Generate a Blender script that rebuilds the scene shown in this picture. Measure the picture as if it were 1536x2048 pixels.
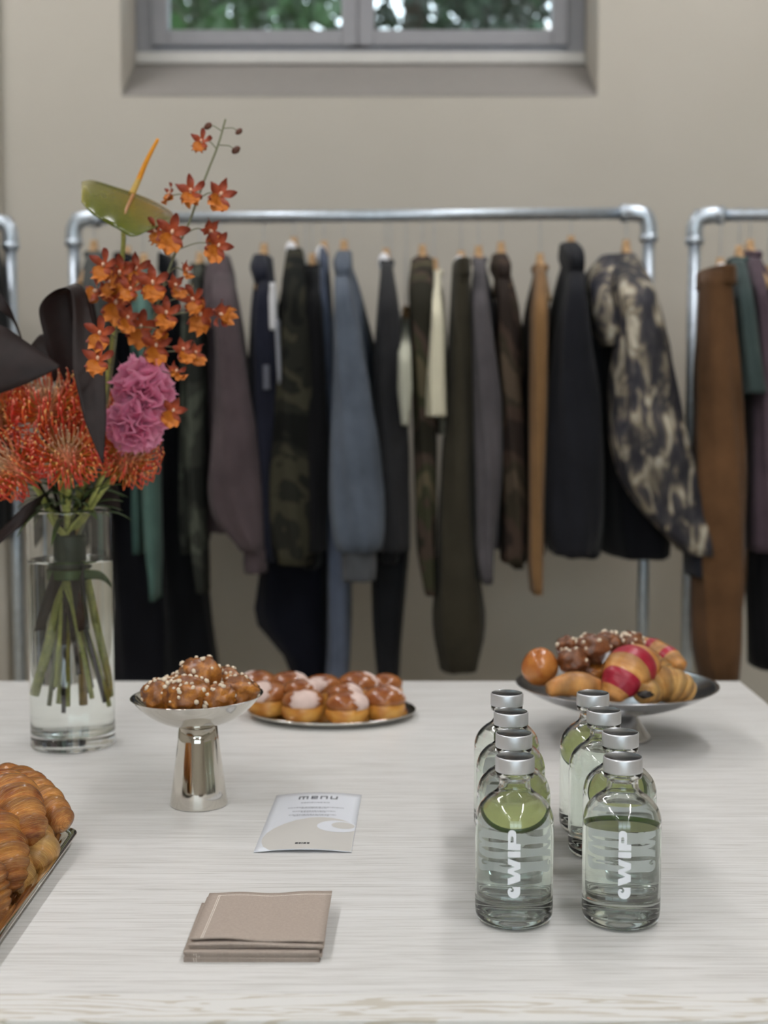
import bpy, bmesh, math, random
import numpy as np
from mathutils import Vector, Matrix, noise

for o in list(bpy.data.objects):
    bpy.data.objects.remove(o, do_unlink=True)
scene = bpy.context.scene
COL = scene.collection
R = math.radians

# ------------------------------------------------------------------ camera
F_PX = 2850.0
TILT = math.atan((1024 - 780) / F_PX)
TAB_Z = 0.76
CAM = Vector((0, 0, TAB_Z + 0.468))
cam_d = bpy.data.cameras.new('camera')
cam_d.sensor_fit = 'VERTICAL'; cam_d.sensor_height = 36.0; cam_d.sensor_width = 27.0
cam_d.lens = F_PX / 2048 * 36.0
cam_d.clip_start = 0.05
cam_d.dof.use_dof = True
cam_d.dof.focus_distance = 1.36
cam_d.dof.aperture_fstop = 4.8
cam_o = bpy.data.objects.new('camera', cam_d)
cam_o.location = CAM
cam_o.rotation_euler = (math.pi / 2 - TILT, 0, 0)
COL.objects.link(cam_o)
scene.camera = cam_o

# ------------------------------------------------------------------ world and exposure
w = bpy.data.worlds.new('world'); scene.world = w; w.use_nodes = True
wn = w.node_tree.nodes; wl = w.node_tree.links
bg = wn['Background']
bg.inputs[0].default_value = (0.80, 0.90, 1.0, 1); bg.inputs[1].default_value = 4.5
vs = scene.view_settings
vs.view_transform = 'Standard'; vs.look = 'None'; vs.gamma = 1.0; vs.use_curve_mapping = False
vs.exposure = 0.06
scene.cycles.max_bounces = 18
scene.cycles.transmission_bounces = 18
scene.cycles.transparent_max_bounces = 16
scene.cycles.diffuse_bounces = 3
scene.cycles.glossy_bounces = 4
scene.cycles.use_adaptive_sampling = True
scene.cycles.adaptive_threshold = 0.06
scene.cycles.adaptive_min_samples = 32
scene.cycles.blur_glossy = 0.6
scene.cycles.sample_clamp_indirect = 8.0

LIGHT_POWER = 42.0      # emission strength of the ceiling tubes

# ------------------------------------------------------------------ projection helpers (measure the photograph)
cT, sT = math.cos(TILT), math.sin(TILT)
def ray(x, y):
    a = (x - 768) / F_PX; b = -(y - 1024) / F_PX
    return Vector((a, cT + b * sT, -sT + b * cT))
def tab(x, y, z=0.0):
    r = ray(x, y); t = (TAB_Z + z - CAM.z) / r.z
    return CAM + r * t
def dep(x, y, Y):
    r = ray(x, y); return CAM + r * (Y / r.y)

# ------------------------------------------------------------------ mesh helpers
def add(name, verts, faces, mat=None, parent=None, smooth=True, loc=None, uv=None, col=None, mats=None, mi=None):
    """link one mesh object; verts are in world space and become local to parent / loc"""
    off = Vector((0, 0, 0))
    if loc is not None: off = Vector(loc)
    if parent is not None: off = off + Vector(parent.get('_wo', (0, 0, 0)))
    me = bpy.data.meshes.new(name)
    va = np.array([tuple(v) for v in verts], dtype=float) - np.array(off)
    me.from_pydata([tuple(v) for v in va], [], [tuple(f) for f in faces])
    if mats:
        for m in mats: me.materials.append(m)
        if mi is not None: me.polygons.foreach_set('material_index', mi)
    elif mat: me.materials.append(mat)
    me.polygons.foreach_set('use_smooth', [smooth] * len(me.polygons))
    if uv is not None:
        l = me.uv_layers.new(name='UVMap')
        li = np.empty(len(me.loops), dtype=int); me.loops.foreach_get('vertex_index', li)
        l.data.foreach_set('uv', np.array(uv, dtype=float)[li].ravel())
    if col is not None:
        a = me.color_attributes.new('Col', 'FLOAT_COLOR', 'POINT')
        a.data.foreach_set('color', np.array([(c[0], c[1], c[2], 1.0) for c in col], dtype=float).ravel())
    me.update()
    o = bpy.data.objects.new(name, me); COL.objects.link(o)
    if parent is not None: o.parent = parent
    if loc is not None: o.location = Vector(loc)
    return o

def root(name, loc, label, cat, group=None):
    o = bpy.data.objects.new(name, None); COL.objects.link(o)
    o.location = loc; o['_wo'] = tuple(loc)
    o.empty_display_size = 0.03
    return tag(o, label, cat, group)

def tag(o, label=None, cat=None, group=None, kind=None):
    if label: o['label'] = label
    if cat: o['category'] = cat
    if group: o['group'] = group
    if kind: o['kind'] = kind
    return o

def wo(o, v):
    o['_wo'] = tuple(v); return o

class MB:
    def __init__(s): s.v = []; s.f = []; s.uv = []; s.c = []
    def put(s, v, f, uv=None, c=None):
        n = len(s.v); s.v += [Vector(p) for p in v]; s.f += [tuple(i + n for i in q) for q in f]
        if uv is not None: s.uv += list(uv)
        if c is not None: s.c += list(c)
        return s
    def add(s, name, mat=None, parent=None, smooth=True, **k):
        return add(name, s.v, s.f, mat, parent, smooth, uv=s.uv or None, col=s.c or None, **k)

def lathe(prof, seg=48, c=(0, 0, 0), sx=1.0, sy=1.0):
    """profile of (r, z); r == 0 closes to a pole"""
    v = []; f = []; rings = []
    for r, z in prof:
        if r < 1e-7:
            rings.append([len(v)]); v.append(Vector((c[0], c[1], c[2] + z)))
        else:
            b = len(v)
            for k in range(seg):
                a = 2 * math.pi * k / seg
                v.append(Vector((c[0] + r * sx * math.cos(a), c[1] + r * sy * math.sin(a), c[2] + z)))
            rings.append(list(range(b, b + seg)))
    for i in range(len(rings) - 1):
        A, B = rings[i], rings[i + 1]
        for k in range(seg):
            k2 = (k + 1) % seg
            if len(A) == 1 and len(B) == 1: continue
            if len(A) == 1: f.append((A[0], B[k2], B[k]))
            elif len(B) == 1: f.append((A[k], A[k2], B[0]))
            else: f.append((A[k], A[k2], B[k2], B[k]))
    return v, f

def loft(rings, closed=True, caps=True):
    v = [Vector(p) for r in rings for p in r]; n = len(rings[0]); f = []
    for i in range(len(rings) - 1):
        for k in range(n if closed else n - 1):
            k2 = (k + 1) % n
            f.append((i * n + k, i * n + k2, (i + 1) * n + k2, (i + 1) * n + k))
    if caps and closed:
        f.append(tuple(range(n - 1, -1, -1))); b = (len(rings) - 1) * n
        f.append(tuple(range(b, b + n)))
    return v, f

def tube(pts, rad, seg=8, caps=True):
    pts = [Vector(p) for p in pts]
    if not hasattr(rad, '__len__'): rad = [rad] * len(pts)
    rings = []; prev = None
    for i, p in enumerate(pts):
        d = (pts[min(i + 1, len(pts) - 1)] - pts[max(i - 1, 0)])
        d = d.normalized() if d.length > 1e-9 else Vector((0, 0, 1))
        if prev is None:
            a = Vector((1, 0, 0)) if abs(d.x) < 0.8 else Vector((0, 1, 0))
            n1 = d.cross(a).normalized()
        else:
            n1 = (prev - d * prev.dot(d)).normalized()
        prev = n1; n2 = d.cross(n1)
        rings.append([p + (n1 * math.cos(2 * math.pi * k / seg) + n2 * math.sin(2 * math.pi * k / seg)) * rad[i] for k in range(seg)])
    return loft(rings, True, caps)

def crv(pts, n=8):
    """Catmull-Rom through the points"""
    P = [Vector(p) for p in pts]
    if len(P) < 3:
        return [P[0].lerp(P[-1], i / n) for i in range(n + 1)]
    out = []
    for i in range(len(P) - 1):
        p0 = P[i - 1] if i > 0 else P[i] * 2 - P[i + 1]
        p1, p2 = P[i], P[i + 1]
        p3 = P[i + 2] if i + 2 < len(P) else P[i + 1] * 2 - P[i]
        for k in range(n):
            t = k / n
            out.append(0.5 * ((2 * p1) + (p2 - p0) * t + (2 * p0 - 5 * p1 + 4 * p2 - p3) * t * t + (3 * p1 - p0 - 3 * p2 + p3) * t ** 3))
    out.append(P[-1]); return out

def lerpl(xs, ys, x):
    return float(np.interp(x, xs, ys))

def bbox_mesh(x0, x1, y0, y1, z0, z1, bev=0.0):
    bm = bmesh.new()
    bmesh.ops.create_cube(bm, size=1.0)
    for vv in bm.verts:
        vv.co = Vector(((x0 + x1) / 2 + vv.co.x * (x1 - x0), (y0 + y1) / 2 + vv.co.y * (y1 - y0), (z0 + z1) / 2 + vv.co.z * (z1 - z0)))
    if bev > 0:
        bmesh.ops.bevel(bm, geom=bm.edges[:], offset=bev, segments=2, affect='EDGES', profile=0.5)
    v = [p.co.copy() for p in bm.verts]; bm.verts.index_update()
    f = [tuple(q.index for q in p.verts) for p in bm.faces]
    bm.free(); return v, f

def ico(sub=3):
    bm = bmesh.new(); bmesh.ops.create_icosphere(bm, subdivisions=sub, radius=1.0)
    v = [p.co.copy() for p in bm.verts]; f = [tuple(q.index for q in p.verts) for p in bm.faces]
    bm.free(); return v, f
ICO = {k: ico(k) for k in (1, 2, 3, 4)}

def solid(o, t, off=0.0):
    m = o.modifiers.new('thick', 'SOLIDIFY'); m.thickness = t; m.offset = off; return o

# ------------------------------------------------------------------ materials
def lin(c):
    return tuple((x / 255 / 12.92 if x / 255 <= 0.04045 else ((x / 255 + 0.055) / 1.055) ** 2.4) for x in c) + (1.0,)

def mk(name):
    m = bpy.data.materials.new(name); m.use_nodes = True
    nt = m.node_tree; p = nt.nodes['Principled BSDF']
    return m, nt, p

def ramp(nt, stops, fac=None):
    r = nt.nodes.new('ShaderNodeValToRGB'); e = r.color_ramp.elements
    e[0].position, e[0].color = stops[0][0], stops[0][1]
    e[1].position, e[1].color = stops[-1][0], stops[-1][1]
    for p, c in stops[1:-1]:
        x = e.new(p); x.color = c
    if fac is not None: nt.links.new(fac, r.inputs[0])
    return r

def coords(nt, scale=(1, 1, 1), kind='Object', rot=(0, 0, 0)):
    tc = nt.nodes.new('ShaderNodeTexCoord'); mp = nt.nodes.new('ShaderNodeMapping')
    mp.inputs['Scale'].default_value = scale; mp.inputs['Rotation'].default_value = rot
    nt.links.new(tc.outputs[kind], mp.inputs[0]); return mp.outputs[0]

def noise_tex(nt, vec, scale=5, detail=4, rough=0.55, dist=0.0):
    n = nt.nodes.new('ShaderNodeTexNoise'); n.inputs['Scale'].default_value = scale
    n.inputs['Detail'].default_value = detail; n.inputs['Roughness'].default_value = rough
    n.inputs['Distortion'].default_value = dist
    if vec is not None: nt.links.new(vec, n.inputs['Vector'])
    return n

def bump(nt, p, h, strength=0.3, dist=0.002):
    b = nt.nodes.new('ShaderNodeBump'); b.inputs['Strength'].default_value = strength
    b.inputs['Distance'].default_value = dist
    nt.links.new(h, b.inputs['Height']); nt.links.new(b.outputs[0], p.inputs['Normal']); return b

def simple(name, c, rough=0.5, metal=0.0, var=0.12, scale=30, spec=0.5, bmp=0.0, bscale=80, **k):
    m, nt, p = mk(name)
    c = lin(c)
    v = coords(nt); n = noise_tex(nt, v, scale)
    d = tuple(x * (1 - var) for x in c[:3]) + (1,); l = tuple(min(1, x * (1 + var)) for x in c[:3]) + (1,)
    r = ramp(nt, [(0.3, d), (0.7, l)], n.outputs['Fac'])
    nt.links.new(r.outputs[0], p.inputs['Base Color'])
    p.inputs['Roughness'].default_value = rough; p.inputs['Metallic'].default_value = metal
    p.inputs['Specular IOR Level'].default_value = spec
    if bmp:
        n2 = noise_tex(nt, v, bscale, 3); bump(nt, p, n2.outputs['Fac'], bmp, 0.003)
    for kk, vv in k.items(): p.inputs[kk].default_value = vv
    return m

def fabric(name, c, var=0.25):
    m, nt, p = mk(name); c = lin(c)
    v = coords(nt); n = noise_tex(nt, v, 9, 5, 0.6)
    d = tuple(x * (1 - var) for x in c[:3]) + (1,); l = tuple(min(1, x * (1 + var)) for x in c[:3]) + (1,)
    r = ramp(nt, [(0.3, d), (0.7, l)], n.outputs['Fac'])
    nt.links.new(r.outputs[0], p.inputs['Base Color'])
    p.inputs['Roughness'].default_value = 0.92; p.inputs['Specular IOR Level'].default_value = 0.15
    p.inputs['Sheen Weight'].default_value = 0.08; p.inputs['Sheen Roughness'].default_value = 0.5
    n2 = noise_tex(nt, v, 600, 2); bump(nt, p, n2.outputs['Fac'], 0.15, 0.001)
    return m

def camo(name, cols, scale=11, dist=1.2):
    m, nt, p = mk(name)
    v = coords(nt, (1, 1, 0.8)); n = noise_tex(nt, v, scale, 3, 0.5, dist)
    k = len(cols); st = []
    r = ramp(nt, [(0, lin(cols[0])), (1, lin(cols[-1]))], n.outputs['Fac'])
    r.color_ramp.interpolation = 'CONSTANT'
    e = r.color_ramp.elements; e[1].position = 0.64
    for i in range(1, k - 1):
        x = e.new(0.36 + 0.28 * i / (k - 1)); x.color = lin(cols[i])
    nt.links.new(r.outputs[0], p.inputs['Base Color'])
    p.inputs['Roughness'].default_value = 0.9; p.inputs['Specular IOR Level'].default_value = 0.15
    return m

def plaid(name, base, stripe, scale=7):
    m, nt, p = mk(name)
    v = coords(nt); out = []
    for dirn in ('Z', 'Y'):
        wv = nt.nodes.new('ShaderNodeTexWave'); wv.bands_direction = dirn
        wv.inputs['Scale'].default_value = scale; wv.inputs['Distortion'].default_value = 0.6
        nt.links.new(v, wv.inputs['Vector'])
        out.append(wv.outputs['Fac'])
    mul = nt.nodes.new('ShaderNodeMath'); mul.operation = 'MULTIPLY'
    nt.links.new(out[0], mul.inputs[0]); nt.links.new(out[1], mul.inputs[1])
    r = ramp(nt, [(0.1, lin(base)), (0.75, lin(stripe))], mul.outputs[0])
    nt.links.new(r.outputs[0], p.inputs['Base Color'])
    p.inputs['Roughness'].default_value = 0.92; p.inputs['Specular IOR Level'].default_value = 0.15
    return m

def glass(name, c=(1, 1, 1, 1), ior=1.5, rough=0.0):
    m, nt, p = mk(name)
    p.inputs['Base Color'].default_value = c; p.inputs['Transmission Weight'].default_value = 1.0
    p.inputs['IOR'].default_value = ior; p.inputs['Roughness'].default_value = rough
    return m

def attr_mat(name, rough=0.5, spec=0.4, sss=0.0):
    m, nt, p = mk(name)
    a = nt.nodes.new('ShaderNodeVertexColor'); a.layer_name = 'Col'
    n = noise_tex(nt, coords(nt), 140, 3)
    mx = nt.nodes.new('ShaderNodeMixRGB'); mx.blend_type = 'MULTIPLY'; mx.inputs[0].default_value = 0.35
    r = ramp(nt, [(0.3, (0.6, 0.6, 0.6, 1)), (0.7, (1.15, 1.15, 1.15, 1))], n.outputs['Fac'])
    nt.links.new(a.outputs[0], mx.inputs[1]); nt.links.new(r.outputs[0], mx.inputs[2])
    nt.links.new(mx.outputs[0], p.inputs['Base Color'])
    p.inputs['Roughness'].default_value = rough; p.inputs['Specular IOR Level'].default_value = spec
    return m

M = {}
# plaster wall
m, nt, p = mk('wall_paint'); v = coords(nt)
n = noise_tex(nt, v, 1.3, 5); r = ramp(nt, [(0.3, lin((190, 184, 172))), (0.7, lin((198, 192, 181)))], n.outputs['Fac'])
nt.links.new(r.outputs[0], p.inputs['Base Color']); p.inputs['Roughness'].default_value = 0.85
n2 = noise_tex(nt, v, 120, 3); bump(nt, p, n2.outputs['Fac'], 0.08, 0.002); M['wall'] = m
M['ceiling'] = simple('ceiling_paint', (226, 224, 218), 0.9, var=0.03, scale=2)
M['floor'] = simple('concrete', (196, 186, 168), 0.55, var=0.12, scale=3)
M['frame'] = simple('window_grey', (150, 150, 154), 0.5, var=0.03)
M['sillwhite'] = simple('sill_board', (205, 203, 198), 0.5, var=0.03)
# thin window pane: mostly clear, some mirror by angle
m, nt, p = mk('window_glass')
fr = nt.nodes.new('ShaderNodeFresnel'); fr.inputs[0].default_value = 1.45
tr = nt.nodes.new('ShaderNodeBsdfTransparent'); tr.inputs[0].default_value = (0.93, 0.96, 0.95, 1)
gl = nt.nodes.new('ShaderNodeBsdfGlossy'); gl.inputs['Roughness'].default_value = 0.02
mx = nt.nodes.new('ShaderNodeMixShader')
nt.links.new(fr.outputs[0], mx.inputs[0]); nt.links.new(tr.outputs[0], mx.inputs[1]); nt.links.new(gl.outputs[0], mx.inputs[2])
nt.links.new(mx.outputs[0], nt.nodes['Material Output'].inputs[0]); M['pane'] = m
# limed ash table
def wood(name, a, b, sc, strength, rot=0.0, dist=1.5):
    m, nt, p = mk(name)
    v = coords(nt, sc); n = noise_tex(nt, v, 9, 6, 0.65, 0.15)
    v2 = coords(nt, (sc[0] * 0.25, sc[1] * 0.22, sc[2] * 0.22)); n2 = noise_tex(nt, v2, 6, 5, 0.6, dist)
    r1 = ramp(nt, [(0.36, lin(b)), (0.52, lin(a))], n.outputs['Fac'])
    r2 = ramp(nt, [(0.30, (0.90, 0.895, 0.885, 1)), (0.66, (1.0, 1.0, 1.0, 1))], n2.outputs['Fac'])
    mx = nt.nodes.new('ShaderNodeMixRGB'); mx.blend_type = 'MULTIPLY'; mx.inputs[0].default_value = 1
    nt.links.new(r1.outputs[0], mx.inputs[1]); nt.links.new(r2.outputs[0], mx.inputs[2])
    nt.links.new(mx.outputs[0], p.inputs['Base Color'])
    p.inputs['Roughness'].default_value = 0.42; p.inputs['Specular IOR Level'].default_value = 0.45
    bump(nt, p, n.outputs['Fac'], strength, 0.0008)
    return m
M['ash'] = wood('limed_ash', (228, 227, 225), (206, 204, 200), (1.2, 42, 42), 0.25)
# edge board: cathedral grain from distorted rings
m, nt, p = mk('limed_ash_edge')
v = coords(nt, (1.6, 16, 16)); n = noise_tex(nt, v, 2.6, 3, 0.45, 0.5)
ml = nt.nodes.new('ShaderNodeMath'); ml.operation = 'MULTIPLY'; ml.inputs[1].default_value = 55.0
sn = nt.nodes.new('ShaderNodeMath'); sn.operation = 'SINE'
nt.links.new(n.outputs['Fac'], ml.inputs[0]); nt.links.new(ml.outputs[0], sn.inputs[0])
v2 = coords(nt, (14, 160, 160)); n2 = noise_tex(nt, v2, 3, 4)
ad = nt.nodes.new('ShaderNodeMath'); ad.operation = 'MULTIPLY_ADD'; ad.inputs[1].default_value = 1.6
nt.links.new(n2.outputs['Fac'], ad.inputs[0]); nt.links.new(sn.outputs[0], ad.inputs[2])
r = ramp(nt, [(0.0, lin((204, 198, 186))), (0.30, lin((228, 227, 224)))], ad.outputs[0])
nt.links.new(r.outputs[0], p.inputs['Base Color']); p.inputs['Roughness'].default_value = 0.42
bump(nt, p, ad.outputs[0], 0.1, 0.0004); M['ash_edge'] = m

M['chrome'] = simple('polished_steel', (214, 210, 202), 0.07, 1.0, var=0.02)
M['satin'] = simple('satin_steel', (188, 188, 190), 0.22, 1.0, var=0.03)
M['galv'] = simple('galvanised_pipe', (196, 206, 216), 0.42, 0.85, var=0.12, scale=60)
M['alu'] = simple('brushed_aluminium', (222, 224, 228), 0.42, 0.8, var=0.03)
M['alutop'] = simple('aluminium_cap_top', (150, 154, 158), 0.25, 1.0, var=0.05)
M['bglass'] = glass('bottle_glass', (0.975, 0.995, 0.985, 1), 1.5)
M['vglass'] = glass('vase_glass', (0.985, 0.993, 0.99, 1), 1.5)
M['water'] = glass('water', (0.968, 0.99, 0.955, 1), 1.33)
M['print'] = simple('white_ink', (238, 241, 246), 0.5, var=0.01)
M['paper'] = simple('card_paper', (226, 229, 236), 0.5, var=0.01)
M['inkgrey'] = simple('grey_ink', (205, 202, 197), 0.55, var=0.01)
M['inkdark'] = simple('dark_ink', (88, 90, 98), 0.6, var=0.02)
M['inkfaint'] = simple('faint_ink', (150, 152, 160), 0.6, var=0.02)
M['inkblack'] = simple('black_ink', (28, 28, 30), 0.6, var=0.02)
M['napkin'] = simple('taupe_cloth', (176, 162, 151), 0.9, var=0.06, scale=400, spec=0.2, bmp=0.3, bscale=900)
M['stitch'] = simple('white_thread', (240, 232, 222), 0.8, var=0.02)
M['cuke'] = simple('cucumber_flesh', (226, 232, 156), 0.35, var=0.10, scale=60, **{'Subsurface Weight': 0.0})
M['peel'] = simple('cucumber_peel', (70, 104, 34), 0.4, var=0.25, scale=60)
M['woodh'] = simple('hanger_wood', (184, 148, 106), 0.5, var=0.12)
M['hook'] = simple('hanger_hook', (190, 190, 190), 0.3, 1.0)
M['white_pl'] = simple('white_plastic', (232, 232, 235), 0.4, var=0.02)
M['tileaf'] = simple('dark_ti_leaf', (40, 30, 29), 0.5, var=0.25, scale=40, spec=0.25)
M['green'] = simple('green_leaf', (72, 92, 46), 0.5, var=0.3, scale=50)
M['strap'] = simple('strap_leaf', (58, 84, 34), 0.4, var=0.2)
M['stem'] = simple('pale_stem', (172, 176, 96), 0.45, var=0.25, scale=120)
M['stem_tan'] = simple('tan_stem', (172, 142, 84), 0.5, var=0.25, scale=120)
M['stem_thin'] = simple('grey_green_stem', (120, 122, 92), 0.5, var=0.2)
M['tape'] = simple('dark_green_tape', (44, 58, 44), 0.6, var=0.15)
M['pin'] = attr_mat('pincushion_styles', 0.4)
M['orch'] = attr_mat('orchid_petals', 0.5)
m, nt, p = mk('carnation_petal'); n = noise_tex(nt, coords(nt), 3, 3)
r = ramp(nt, [(0.3, lin((250, 172, 204))), (0.7, lin((255, 192, 218)))], n.outputs['Fac'])
df = nt.nodes.new('ShaderNodeBsdfDiffuse'); tl = nt.nodes.new('ShaderNodeBsdfTranslucent'); mx = nt.nodes.new('ShaderNodeMixShader'); mx.inputs[0].default_value = 0.45
nt.links.new(r.outputs[0], df.inputs[0]); nt.links.new(r.outputs[0], tl.inputs[0]); nt.links.new(df.outputs[0], mx.inputs[1]); nt.links.new(tl.outputs[0], mx.inputs[2])
nt.links.new(mx.outputs[0], nt.nodes['Material Output'].inputs[0]); M['pink'] = m
M['spathe'] = attr_mat('anthurium_spathe', 0.22, 0.6)
M['spadix'] = attr_mat('anthurium_spadix', 0.55)
M['rib'] = simple('spathe_rib', (168, 112, 62), 0.4)
M['sugar'] = simple('pearl_sugar', (232, 216, 192), 0.45, var=0.06)
M['light'] = None

# pastry crusts
def crust(name, dark, mid, pale, rough=0.3, stretch=(3, 40, 1), kind='UV', bstr=0.6, scale=4, split=0.5, ridge=False):
    m, nt, p = mk(name)
    v = coords(nt, stretch, kind); n = noise_tex(nt, v, scale, 6, 0.65, 0.3)
    v2 = coords(nt, (1, 1, 1), 'Object'); n2 = noise_tex(nt, v2, 32, 4, 0.6)
    r = ramp(nt, [(split - 0.20, lin(dark)), (split, lin(mid)), (split + 0.17, lin(pale))], n.outputs['Fac'])
    r2 = ramp(nt, [(0.35, lin(dark)), (0.68, lin(pale))], n2.outputs['Fac'])
    mx = nt.nodes.new('ShaderNodeMixRGB'); mx.inputs[0].default_value = 0.45
    nt.links.new(r.outputs[0], mx.inputs[1]); nt.links.new(r2.outputs[0], mx.inputs[2])
    out = mx.outputs[0]
    if ridge:      # baked crest / pale layer edge, stored on the crust
        a = nt.nodes.new('ShaderNodeVertexColor'); a.layer_name = 'Col'
        m3 = nt.nodes.new('ShaderNodeMixRGB'); m3.blend_type = 'MULTIPLY'; m3.inputs[0].default_value = 1.0
        nt.links.new(out, m3.inputs[1]); nt.links.new(a.outputs[0], m3.inputs[2]); out = m3.outputs[0]
    nt.links.new(out, p.inputs['Base Color'])
    p.inputs['Roughness'].default_value = rough; p.inputs['Specular IOR Level'].default_value = 0.5
    p.inputs['Coat Weight'].default_value = 0.25; p.inputs['Coat Roughness'].default_value = 0.15
    bump(nt, p, n.outputs['Fac'], bstr, 0.002)
    return m
M['croissant'] = crust('croissant_crust', (124, 56, 15), (190, 106, 36), (238, 180, 94), 0.26, (16, 1.6, 1), 'UV', 1.0, 4, 0.5, True)
M['croissant_pale'] = crust('pale_croissant_crust', (140, 84, 28), (200, 142, 66), (236, 200, 128), 0.4, (14, 1.6, 1), 'UV', 0.8, 4, 0.5, True)
M['chouq'] = crust('choux_crust', (72, 30, 10), (124, 64, 22), (214, 140, 54), 0.25, (10, 10, 10), 'Object', 1.0, 9)
M['choco'] = crust('choco_nut_crust', (64, 34, 18), (112, 62, 34), (158, 100, 60), 0.3, (10, 10, 10), 'Object', 0.8, 9)
M['bunround'] = crust('round_bun_crust', (150, 78, 28), (186, 108, 44), (212, 144, 74), 0.25, (4, 4, 4), 'Object', 0.1, 5)
M['red'] = simple('raspberry_stripe', (160, 26, 50), 0.35, var=0.2)
M['stripebase'] = crust('striped_croissant_crust', (178, 108, 44), (206, 144, 74), (226, 176, 108), 0.3, (14, 1.6, 1), 'UV', 0.5, 4, 0.5, True)
M['bunside'] = crust('brioche_side', (168, 92, 26), (206, 136, 48), (232, 180, 92), 0.35, (4, 4, 4), 'Object', 0.1, 6)
M['buntop'] = crust('brioche_top', (118, 56, 20), (160, 90, 38), (196, 132, 72), 0.25, (4, 4, 4), 'Object', 0.1, 6)
M['icing'] = simple('icing_dust', (226, 200, 190), 0.6, var=0.08, scale=60)
M['chocolate'] = simple('dark_chocolate', (36, 26, 22), 0.4, var=0.2)

# ================================================================== the room
WALL_Y = 3.85
RX0, RX1, RY0, RZ = -3.6, 3.6, -3.4, 3.3
def struct(name, v, f, mat, parent=None, smooth=False):
    o = add(name, v, f, mat, parent, smooth)
    if parent is None: o['kind'] = 'structure'
    return o
struct('floor', *bbox_mesh(RX0, RX1, RY0, WALL_Y + 0.3, -0.1, 0.0), M['floor'])
struct('ceiling', *bbox_mesh(RX0, RX1, RY0, WALL_Y + 0.3, RZ, RZ + 0.1), M['ceiling'])
struct('wall_left', *bbox_mesh(RX0 - 0.15, RX0, RY0, WALL_Y + 0.3, 0, RZ), M['wall'])
struct('wall_right', *bbox_mesh(RX1, RX1 + 0.15, RY0, WALL_Y + 0.3, 0, RZ), M['wall'])

# back wall with a splayed window recess
rl = dep(243, 193, WALL_Y); rr = dep(1195, 193, WALL_Y)
wx0, wx1, wz0 = rl.x, rr.x, rl.z
wz1 = wz0 + 0.95
WIN_Y = WALL_Y + 0.22
il = dep(270, 130, WIN_Y); ir = dep(1172, 130, WIN_Y)
ix0, ix1, iz0 = il.x, ir.x, il.z
iz1 = wz1 - 0.04
mb = MB()
WB = WALL_Y + 0.30
O = [(RX0, 0), (RX1, 0), (RX1, RZ), (RX0, RZ)]; I = [(wx0, wz0), (wx1, wz0), (wx1, wz1), (wx0, wz1)]; J = [(ix0, iz0), (ix1, iz0), (ix1, iz1), (ix0, iz1)]
vv = [(x, WALL_Y, z) for x, z in O] + [(x, WALL_Y, z) for x, z in I] + [(x, WIN_Y, z) for x, z in J] + [(x, WB, z) for x, z in J] + [(x, WB, z) for x, z in O]
ff = []
for a, b in ((0, 4), (4, 8), (8, 12), (12, 16)):
    for k in range(4):
        k2 = (k + 1) % 4; ff.append((a + k, a + k2, b + k2, b + k))
mb.put(vv, ff)
wall_back = struct('wall_back', mb.v, mb.f, M['wall'])
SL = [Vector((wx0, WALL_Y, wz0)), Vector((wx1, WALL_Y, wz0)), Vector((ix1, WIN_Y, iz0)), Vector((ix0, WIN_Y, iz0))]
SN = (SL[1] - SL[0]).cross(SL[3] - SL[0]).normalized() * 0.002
# left pier of the back wall, just at the edge of the view
px = dep(4, 300, WALL_Y).x
struct('trim_1', *bbox_mesh(px - 0.5, px, WALL_Y - 0.05, WALL_Y + 0.001, 0, RZ, 0.004), M['wall'])

# window unit: sill board, outer frame, two casements with panes
wr = bpy.data.objects.new('window_1', None); COL.objects.link(wr); wr['kind'] = 'structure'
wr.location = ((ix0 + ix1) / 2, WIN_Y, iz0); wr['_wo'] = tuple(wr.location)
add('shaded_sloping_sill', [p + SN * 0.5 for p in SL] + [p + SN for p in SL], [(3, 2, 1, 0), (4, 5, 6, 7), (0, 1, 5, 4), (1, 2, 6, 5), (2, 3, 7, 6), (3, 0, 4, 7)], simple('sill_shade_grey', (146, 141, 136), 0.7, var=0.03), wr, False)  # thin sheet over the wall's splay; its darker grey stands in for shade
sz = dep(700, 106, WIN_Y).z
add('window_sill', *bbox_mesh(ix0 + 0.002, ix1 - 0.002, WIN_Y - 0.015, WIN_Y + 0.10, iz0 + 0.001, sz, 0.004), M['sillwhite'], wr, False)
fy0, fy1 = WIN_Y + 0.015, WIN_Y + 0.075
fl = dep(290, 100, fy0).x; fr_ = dep(1150, 100, fy0).x; fm = dep(716, 100, fy0).x
def frame_box(name, x0, x1, z0, z1, wl_, wr_, wb_, wt_, y0, y1):
    m2 = MB()
    m2.put(*bbox_mesh(x0, x0 + wl_, y0, y1, z0, z1, 0.004)); m2.put(*bbox_mesh(x1 - wr_, x1, y0, y1, z0, z1, 0.004))
    m2.put(*bbox_mesh(x0 + wl_, x1 - wr_, y0, y1, z0, z0 + wb_, 0.004)); m2.put(*bbox_mesh(x0 + wl_, x1 - wr_, y0, y1, z1 - wt_, z1, 0.004))
    return m2
zf = sz
wfm = frame_box('f', ix0, ix1, zf, iz1, fl - ix0 + 0.022, ix1 - fr_ + 0.022, 0.016, 0.04, fy0, fy1)
wfm.put(*bbox_mesh(fm - 0.025, fm + 0.025, fy1 - 0.009, fy1 + 0.02, zf, iz1 - 0.01))
wfm.add('window_frame', M['frame'], wr, False)
zb = dep(500, 92, fy0).z
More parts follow.
